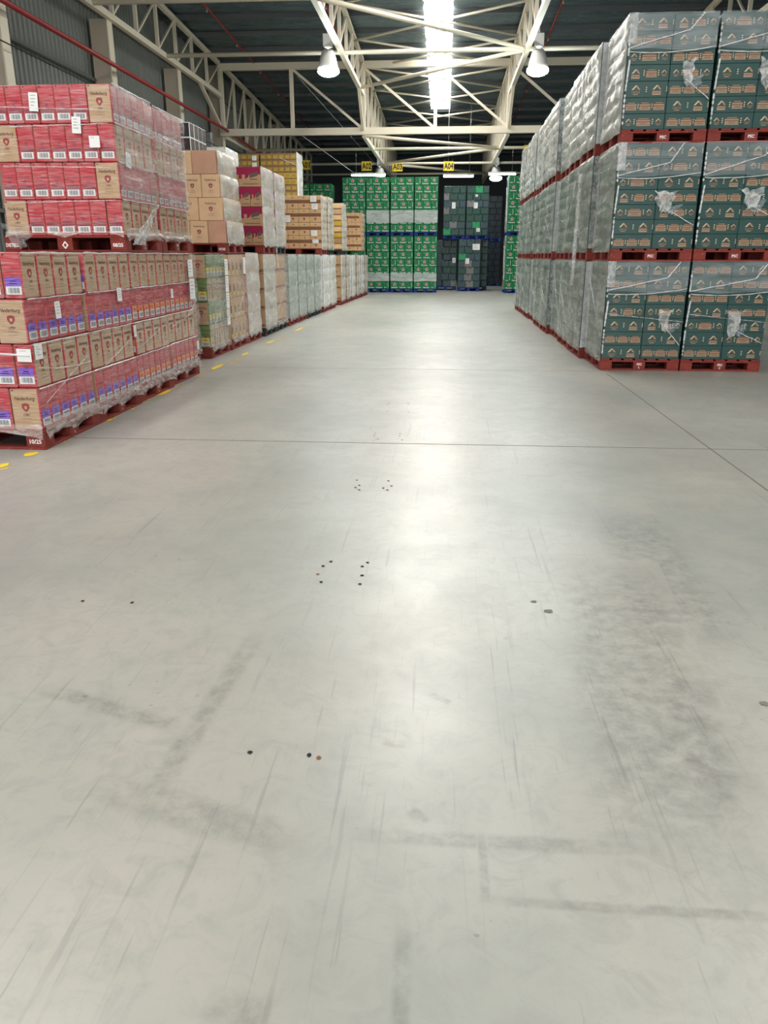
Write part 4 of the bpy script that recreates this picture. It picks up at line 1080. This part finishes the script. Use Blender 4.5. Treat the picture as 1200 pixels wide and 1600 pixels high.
# ------------------------------------------------------------------ right side: dark green beer cartons, three tiers
LAY7 = LAY8
BX, BY, BH = 0.490, 0.385, 0.1705
def chevron(u, v, s_):
    return [('poly', [(u - s_ * .72, v - s_ * .12), (u - s_ * .10, v + s_ * .56), (u + s_ * .10, v + s_ * .56), (u + s_ * .02, v + s_ * .36), (u - s_ * .40, v - s_ * .12)], 'cream_ink'),
            ('poly', [(u + s_ * .02, v + s_ * .36), (u + s_ * .10, v + s_ * .56), (u + s_ * .30, v + s_ * .44), (u + s_ * .76, v - s_ * .12), (u + s_ * .42, v - s_ * .12)], 'tan_ink')]
def emblem(u, v, s_, solid):
    it = chevron(u, v + s_ * .25, s_)
    if solid: it += [('rect', u - s_ * .72, v - s_ * .62, u + s_ * .72, v - s_ * .06, 'tan_ink'), ('text', 'CASTLE', u, v - s_ * .34, s_ * .26, s_ * 1.2, 'c_beer', 0), ('rect', u - s_ * .72, v - s_ * .66, u + s_ * .72, v - s_ * .60, 'cream_ink')]
    else: it += [('text', 'CASTLE', u, v - s_ * .22, s_ * .30, s_ * 1.45, 'tan_ink', 0), ('rect', u - s_ * .42, v - s_ * .62, u + s_ * .42, v - s_ * .48, 'tan_ink')]
    return it
def dotcol(u, v, s_):
    return [('poly', [(u + s_ * math.cos(a * math.pi / 3), v + dv + s_ * .8 * math.sin(a * math.pi / 3)) for a in range(6)], 'cream_ink') for dv in (-s_ * 2.4, 0, s_ * 2.4)]
def band(u0, u1, v):
    um = (u0 + u1) / 2
    return [('rect', u0, v - .030, u1, v + .002, 'tan_ink'), ('rect', u0, v + .008, u1, v + .026, 'tan_ink'), ('rect', u0 - .004, v - .038, u1 + .004, v - .034, 'cream_ink'), ('rect', u0 + .02, v + .034, u1 - .02, v + .042, 'tan_ink'),
            ('text', 'CASTLE', um, v - .014, .016, (u1 - u0) * .8, 'c_beer', 0)]
FA = emblem(.125, .072, .070, False) + dotcol(.245, .085, .009) + emblem(.365, .072, .070, True) + dotcol(.478, .085, .008)
FB = band(.025, .150, .075) + dotcol(.168, .08, .008) + band(.185, .310, .075) + dotcol(.328, .08, .008) + band(.345, .468, .075)
FC = emblem(.072, .076, .050, False) + dotcol(.138, .085, .009) + band(.165, .325, .078) + dotcol(.35, .085, .009) + emblem(.418, .076, .050, False)
FD = emblem(.105, .072, .066, True) + dotcol(.20, .085, .009) + band(.225, .345, .078) + dotcol(.365, .085, .009) + emblem(.428, .076, .046, False)
SIDE = [('rect', .05, .03, .335, .14, 'c_beer2')] + emblem(.19, .075, .065, False)
beer = [carton_mesh(('beer', k), 'beer_carton', BX, BY, BH, 'c_beer', {'-x': 'c_beer2', '+x': 'c_beer2'}, {'-y': F_, '-x': SIDE, '+x': SIDE}, 0.005) for k, F_ in enumerate((FA, FB, FC, FD))]
TIER = ['lowest', 'middle', 'top']
GB = 'dark green beer cartons on the right'
XE, Y0R, PITCH = 2.06, 10.32, 1.24
RP = 'red pallets on the right side'
tz = [0.0, 1.355, 2.70]
film_m = ['w_side', 'w_side', 'w_sidehi']
massb = MB()
for n in range(10):
    y0 = Y0R + n * PITCH
    for tt in range(3):
        z0 = tz[tt]
        dxl = (0, -.07, -.05, -.02, -.08, -.06, -.03, -.06, -.04, -.05)[n] + (random.uniform(-.012, .012) if n else 0.0)
        xe = XE + dxl
        cols = (0, 1) if n == 0 else (0,)
        for cc in cols:
            x0 = xe + cc * 1.02
            mk = {}
            if n == 0:
                mk = {1: ('psc' + str((tt, cc)), (two('-x', 'PSC', 'L' if cc == 0 else 'C') if tt == 0 else word('-x', 'PSC')))}
            nm = f'red pallet, {TIER[tt]} tier of the right row, {ORD[n]} from the front' + (', outer column' if cc else '')
            pallet(x0 + .5, y0 + .6, z0, R(90), 'p_red', nm, RP, mk, simple=(n > 2))
            zz = z0 + .15
            if n < 3:
                for k in range(7):
                    for r_ in range(3):
                        for c_ in ((0, 1) if (n == 0 and r_ == 0) else (0,)):
                            if cc == 1 and r_ > 0: continue
                            v_ = (k + tt + cc + c_) % 2 if random.random() < .7 else 2 + (k + c_) % 2
                            col = ['aisle column', 'outer column'][cc]
                            lab = (f'{["left", "right"][c_]} beer carton facing the camera, {LAY7[k]}, {TIER[tt]} tier, front {col}' if r_ == 0 and n == 0 else
                                   f'beer carton on the aisle side, {ORD[r_]} back, {LAY7[k]}, {TIER[tt]} tier, {ORD[n]} right load')
                            carton(beer[v_], 'beer_carton', lab, GB, x0 + .01 + BX / 2 + c_ * (BX + .004), y0 + .015 + BY / 2 + r_ * (BY + .005), zz + k * .171, 0, .0011)
            else:
                for k in range(7):
                    for r_ in range(3):
                        ya = y0 + .015 + r_ * (BY + .005)
                        massb.cbox(x0 + .01, x0 + .01 + BX, ya, ya + BY, zz + k * .171 + .001, zz + k * .171 + BH - .001, 'c_beer2', .005)
            if n < 4:
                packed('packed_cartons', f'beer cartons packed inside, {TIER[tt]} tier, {ORD[n]} right load' + (', outer column' if cc else ''), x0 + (BX + .02 if (n or cc == 0) and not (n == 0) else .02), x0 + .985, y0 + (.42 if n == 0 else .02), y0 + 1.17, zz, zz + 7 * .171, 2, 3, 7, 'c_beer2') if not (n == 0 and cc == 0) else \
                packed('packed_cartons', f'beer cartons packed inside, {TIER[tt]} tier, {ORD[n]} right load', x0 + BX + .02, x0 + .985, y0 + .42, y0 + 1.17, zz, zz + 7 * .171, 2, 3, 7, 'c_beer2')
            # wrap
            b = MB()
            sd = n * 7 + tt * 3 + cc
            top = zz + 7 * .171
            if cc == 0:
                side_film(b, xe, y0 + .0, y0 + PITCH - .06, z0 + .11, top + .012, film_m[tt], 200 + sd, -1, 7, .015, 24, 49, .16, 1.0)
                if n: front_film(b, xe, xe + .16, y0 + .012, z0 + .16, top, 'w_edge' if (n + tt) % 2 else 'w_tail', 500 + sd, 6, 24)
                r2 = random.Random(sd * 3 + 1)
                for q_ in range(2): strand(b, (xe - .022, y0 + .04, z0 + r2.uniform(.3, 1.3)), (xe - .022, y0 + 1.12, z0 + r2.uniform(.25, 1.3)), r2.uniform(.003, .006), 'w_tail', sd + q_, r2.uniform(0, .03), (-1, 0, 0))
                if n == 1 and tt < 2: 
                    strand(b, (xe - .04, y0 + .75, z0 + (1.2 if tt == 1 else 1.35)), (xe - .05, y0 + .80, z0 + (-.1 if tt == 1 else 1.0)), .03, 'w_tail', sd + 2, 0, (-1, 0, 0))
            if n == 0:
                xa, xb = x0 + .0, x0 + .995
                zb_ = top - 2.12 * .171
                front_film(b, xa, xb, y0 + .015, zb_, top + .012, 'w_front', 300 + sd)
                rr = random.Random(sd + 5); kx = .55 + .3 * rr.random(); kz = top - .10 - .12 * rr.random()
                strand(b, (xa + .0, y0, zb_ + .02 * rr.random()), (xa + kx, y0, kz), .006, 'w_edge', sd + 9)
                strand(b, (xa + kx, y0, kz), (min(xb, xa + kx + .14), y0, top), .008, 'w_edge', sd + 10)
                strand(b, (xa + .02, y0, zb_ - .02), (xb, y0, zb_ + .05 * rr.random()), .005, 'w_edge', sd + 11, .03)
                tx, tzz = xa + .58 + .24 * rr.random(), z0 + .15 + (.50 if tt else .36) + .12 * rr.random()
                tail(b, tx, y0 + .01, tzz, .16 + .14 * rr.random(), .20 + .12 * rr.random(), 'w_tail', sd + 4)
                tail(b, tx + .09, y0 + .01, tzz - .08, .2, .12, 'w_front', sd + 44, .015)
                strand(b, (tx, y0, tzz - .05), (xb - .02, y0, tzz - .18 - .12 * rr.random()), .005, 'w_edge', sd + 12)
                for k in range(3): strand(b, (xa + .01, y0, z0 + .2 + k * .36), (xa + .01 + .02 * (k % 2), y0, z0 + .52 + k * .36), .011, 'w_edge', sd + 13 + k)
                if tt == 0: strand(b, (xa, y0, z0 + .72), (xb, y0, z0 + .62), .004, 'w_tail', sd + 17)
                if cc == 0: b.sheet(lambda u, v: (xa - .012 + .10 * u, y0 - .012 - .014 * math.sin(u * 3.0), top - .30 + .31 * v), 6, 8, 'w_tail')
            top_film(b, x0 + .0, x0 + .99, y0, y0 + PITCH - .06, top + .004, 'w_thin', sd)
            tag(b.obj('stretch_wrap'), f'stretch wrap on the {TIER[tt]} tier of the right row, {ORD[n]} from the front' + (', outer column' if cc else ''), 'plastic wrap', 'stretch wrap on the right stacks')
mo = massb.obj('beer_cartons'); tag(mo, 'dark green beer cartons under film in the far part of the right row', 'cartons'); mo['kind'] = 'stuff'
# loads further right, in the dark behind the front corner
for tt in range(2):
    pallet(6.1, 13.2, tz[tt], R(90), 'p_dark', f'black pallet in the dark at the right edge, {TIER[tt]} tier', RP, simple=True)
    packed('packed_cartons', f'dark cartons at the right edge behind the front corner, {TIER[tt]} tier', 5.62, 6.58, 12.65, 13.75, tz[tt] + .15, tz[tt] + 1.35, 2, 3, 7, 'c_beer')

# ------------------------------------------------------------------ the far end: green lager cartons and plastic crates
def star(u, v, s_, m):
    return [('poly', [(u + (s_ if i % 2 == 0 else s_ * .42) * math.sin(i * math.pi / 5), v + (s_ if i % 2 == 0 else s_ * .42) * math.cos(i * math.pi / 5)) for i in range(10)], m)]
LH = .29
def lager_face(w_, wide):
    if wide: return star(w_ * .52, .172, .082, 'white') + star(w_ * .52, .172, .060, 'ink_star') + [('rect', w_ * .52 - .05, .078, w_ * .52 + .05, .098, 'crate_dk'), ('text', 'Heineken', w_ * .5, .050, .058, w_ * .74, 'white', 0), ('rect', w_ * .13, .225, w_ * .21, .235, 'white')]
    return [('text', 'ken', w_ * .36, .050, .05, w_ * .45, 'white', 0), ('rect', w_ * .78, .05, w_ * .83, .24, 'white'), ('rect', w_ * .3, .225, w_ * .62, .262, 'crate_dk'), ('rect', w_ * .08, .225, w_ * .16, .235, 'white')]
LWd, LNr = .338, .245
lag_w = carton_mesh('lagw', 'lager_carton', LWd - .004, .30, LH - .002, 'c_lager', None, {'-y': lager_face(LWd, True), '-x': lager_face(.30, True), '+x': lager_face(.30, True)})
lag_n = carton_mesh('lagn', 'lager_carton', LNr - .004, .30, LH - .002, 'c_lager', None, {'-y': lager_face(LNr, False)})
GL = 'green lager cartons at the far end'
LAYS = LAY7
def lager_load(x0, yf, z0, where, film_layers=None, only=None, side=False):
    for k in range(7):
        if only and k not in only: continue
        x = x0
        seq = ('w', 'w', 'n') if k % 2 == 0 else ('n', 'w', 'w')
        if k % 2 == 0 and z0 > 1: seq = ('n', 'w', 'w')
        elif z0 > 1: seq = ('w', 'w', 'n')
        for j, s_ in enumerate(seq):
            wd = LWd if s_ == 'w' else LNr
            carton(lag_w if s_ == 'w' else lag_n, 'lager_carton', f'green lager carton, {["left", "middle", "right"][j]} of three, {LAYS[k]}, {where}', GL, x + wd / 2, yf + .155, z0 + .15 + k * LH, 0, .0006)
            x += wd
    packed('packed_cartons', f'lager cartons packed behind the front ones, {where}', x0 + .003, x0 + .918, yf + .31, yf + 1.0, z0 + .15, z0 + .15 + 7 * LH, 3, 2, 7, 'c_lager')
    pallet(x0 + .46, yf + .6, z0, R(90), 'p_blue', f'blue pallet under the {where}', 'blue pallets at the far end', simple=True).scale = (1.0, .92, 1.0)
    if film_layers:
        b = MB()
        za, zb = z0 + .15 + film_layers[0] * LH, z0 + .15 + film_layers[1] * LH
        front_film(b, x0, x0 + .92, yf, za, zb, 'w_band', int(x0 * 10 + z0), 14, 8)
        tag(b.obj('stretch_wrap'), f'white strip of stretch wrap across the {where}', 'plastic wrap', 'film strips on the lager stacks')
UZ = 2.18 + .005
for x0, nm in ((-4.12, 'left load below sign A02'), (-3.17, 'right load below sign A02'), (-2.20, 'left load below sign A03'), (-1.24, 'right load below sign A03')):
    lager_load(x0, 32.75, 0.0, f'lower {nm}', (1.0, 2.1) if x0 > -4 else None)
    lager_load(x0, 32.75, UZ, f'upper {nm}', (1.2, 2.8) if x0 > -4 else None)
lager_load(-5.85, 35.4, UZ, 'dim upper load left of sign A02', None); lager_load(-6.8, 35.4, UZ, 'dim far left upper load', None)
lager_load(-5.85, 35.4, 0, 'dim lower load left of sign A02', None, (6,)); lager_load(-6.8, 35.4, 0, 'dim far left lower load', None, (6,))
for z0, nm in ((0.0, 'lower'), (UZ, 'upper')):
    lager_load(2.42, 32.5, z0, f'{nm} load beside the right row')
    b = MB(); side_film(b, 2.42, 32.5, 33.5, z0 + .12, z0 + 2.19, 'w_band', 400 + int(z0), -1, 7, .01)
    strand(b, (2.40, 32.7, z0 + .5), (2.40, 33.2, z0 + 1.8), .02, 'w_edge', 3, 0, (-1, 0, 0))
    tag(b.obj('stretch_wrap'), f'stretch wrap on the aisle side of the {nm} lager load beside the right row', 'plastic wrap', 'film strips on the lager stacks')

def crate_mesh(w_, m):
    k = ('crate', round(w_, 3), m)
    if k not in _cm:
        b = MB(); h = .272; x0, x1 = -w_ / 2 + .002, w_ / 2 - .002
        b.cbox(x0, x1, -.15, .15, 0, h, m, .012)
        for f_, ww_ in (('-y', x1 - x0), ('-x', .3), ('+x', .3)):
            fr = b.face_frame(f_, x0, x1, -.15, .15, 0, h, .003)
            o_, a_, b_ = fr; n_ = a_.cross(b_)
            for u in (0.015, ww_ - .03): b.add([o_ + a_ * (u + du) + b_ * v for du, v in ((0, .02), (.015, .02), (.015, h - .02), (0, h - .02))], [(0, 1, 2, 3)], m)
            b.prints(fr, [('rect', ww_ * .36, h * .80, ww_ * .64, h * .90, 'dark'), ('rect', .0, .004, ww_, .012, 'dark'), ('rect', ww_ * .10, h * .12, ww_ * .115, h * .72, 'dark'), ('rect', ww_ * .885, h * .12, ww_ * .90, h * .72, 'dark')])
        _cm[k] = b.mesh('crate')
    return _cm[k]
GC = 'plastic crates at the far end'
CN = {'crate_shade': 'navy', 'crate_dk': 'dark green', 'crate_bl': 'slate blue', 'crate_gr': 'grey', 'crate_br': 'bright green'}
def crate_load(x0, yf, z0, where, special, base, only=None, depth=True):
    for k in range(7):
        x = x0
        seq = (.25, .335, .335) if k % 2 else (.335, .335, .25)
        for j, wd in enumerate(seq):
            m = special.get((k, j)) or base[(k * 5 + j * 3) % len(base)]
            if not only or j in only:
                carton(crate_mesh(wd, m), 'crate', f'{CN[m]} crate, {["left", "middle", "right"][j]} of row, {LAYS[k]}, {where}', GC, x + wd / 2, yf + .155, z0 + .15 + k * .275, 0, .0008, 'crate')
            x += wd
    packed('packed_crates', f'crates packed behind the front ones, {where}', x0 + .003, x0 + .915, yf + .31, yf + .98, z0 + .15, z0 + .15 + 7 * .275, 3, 2, 7, base[0])
    pallet(x0 + .46, yf + .55, z0, R(90), 'p_blue', f'blue pallet under the {where}', 'blue pallets at the far end', simple=True).scale = (.9, .92, 1.0)
G_, B_ = 'crate_gr', 'crate_br'
dk = ['crate_dk', 'crate_dk', 'crate_bl']; bl = ['crate_bl', 'crate_dk', 'crate_bl']
crate_load(-0.10, 34.6, 2.10, 'upper left crate load', {(5, 0): G_, (3, 0): G_, (1, 1): G_, (0, 0): B_}, dk)
crate_load(0.86, 34.6, 2.10, 'upper right crate load', {(6, 1): B_, (4, 0): G_, (1, 1): B_}, dk)
crate_load(0.57, 34.1, 0.0, 'lower front crate load', {(4, 0): B_, (3, 1): G_, (2, 1): G_, (1, 1): G_, (0, 1): G_}, bl)
crate_load(-0.40, 35.15, 0.0, 'lower left crate load', {(0, 2): G_}, bl, (1, 2))
crate_load(0.93, 35.25, 0.0, 'lower right crate load', {(6, 2): G_}, dk, (1, 2))
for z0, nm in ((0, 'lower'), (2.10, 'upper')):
    crate_load(1.80, 40.2, z0, f'{nm} crate load deep in the dark gap', {}, ['crate_shade'])
for x, z, w_, h, yy, nm in ((0.32, 3.42, .15, .24, 34.6, 'upper left crate load'), (1.24, 3.42, .16, .23, 34.6, 'upper right crate load, the taller'), (1.26, 3.80, .10, .09, 34.6, 'upper right crate load, the small high one'), (1.37, 2.46, .15, .15, 34.6, 'upper right crate load, lowest'),
                            (1.30, 1.78, .30, .24, 34.1, 'lower front crate load, the wide one'), (0.95, 1.22, .15, .22, 34.1, 'lower front crate load, the grey crate'), (0.40, 1.24, .14, .21, 35.15, 'lower left crate load')):
    paper(x, yy - .012, z, w_, h, f'white paper label on the {nm}', '-y')

if _LONG: print('LONG', len(_LONG), *sorted(set(_LONG))[:60], sep='\n')
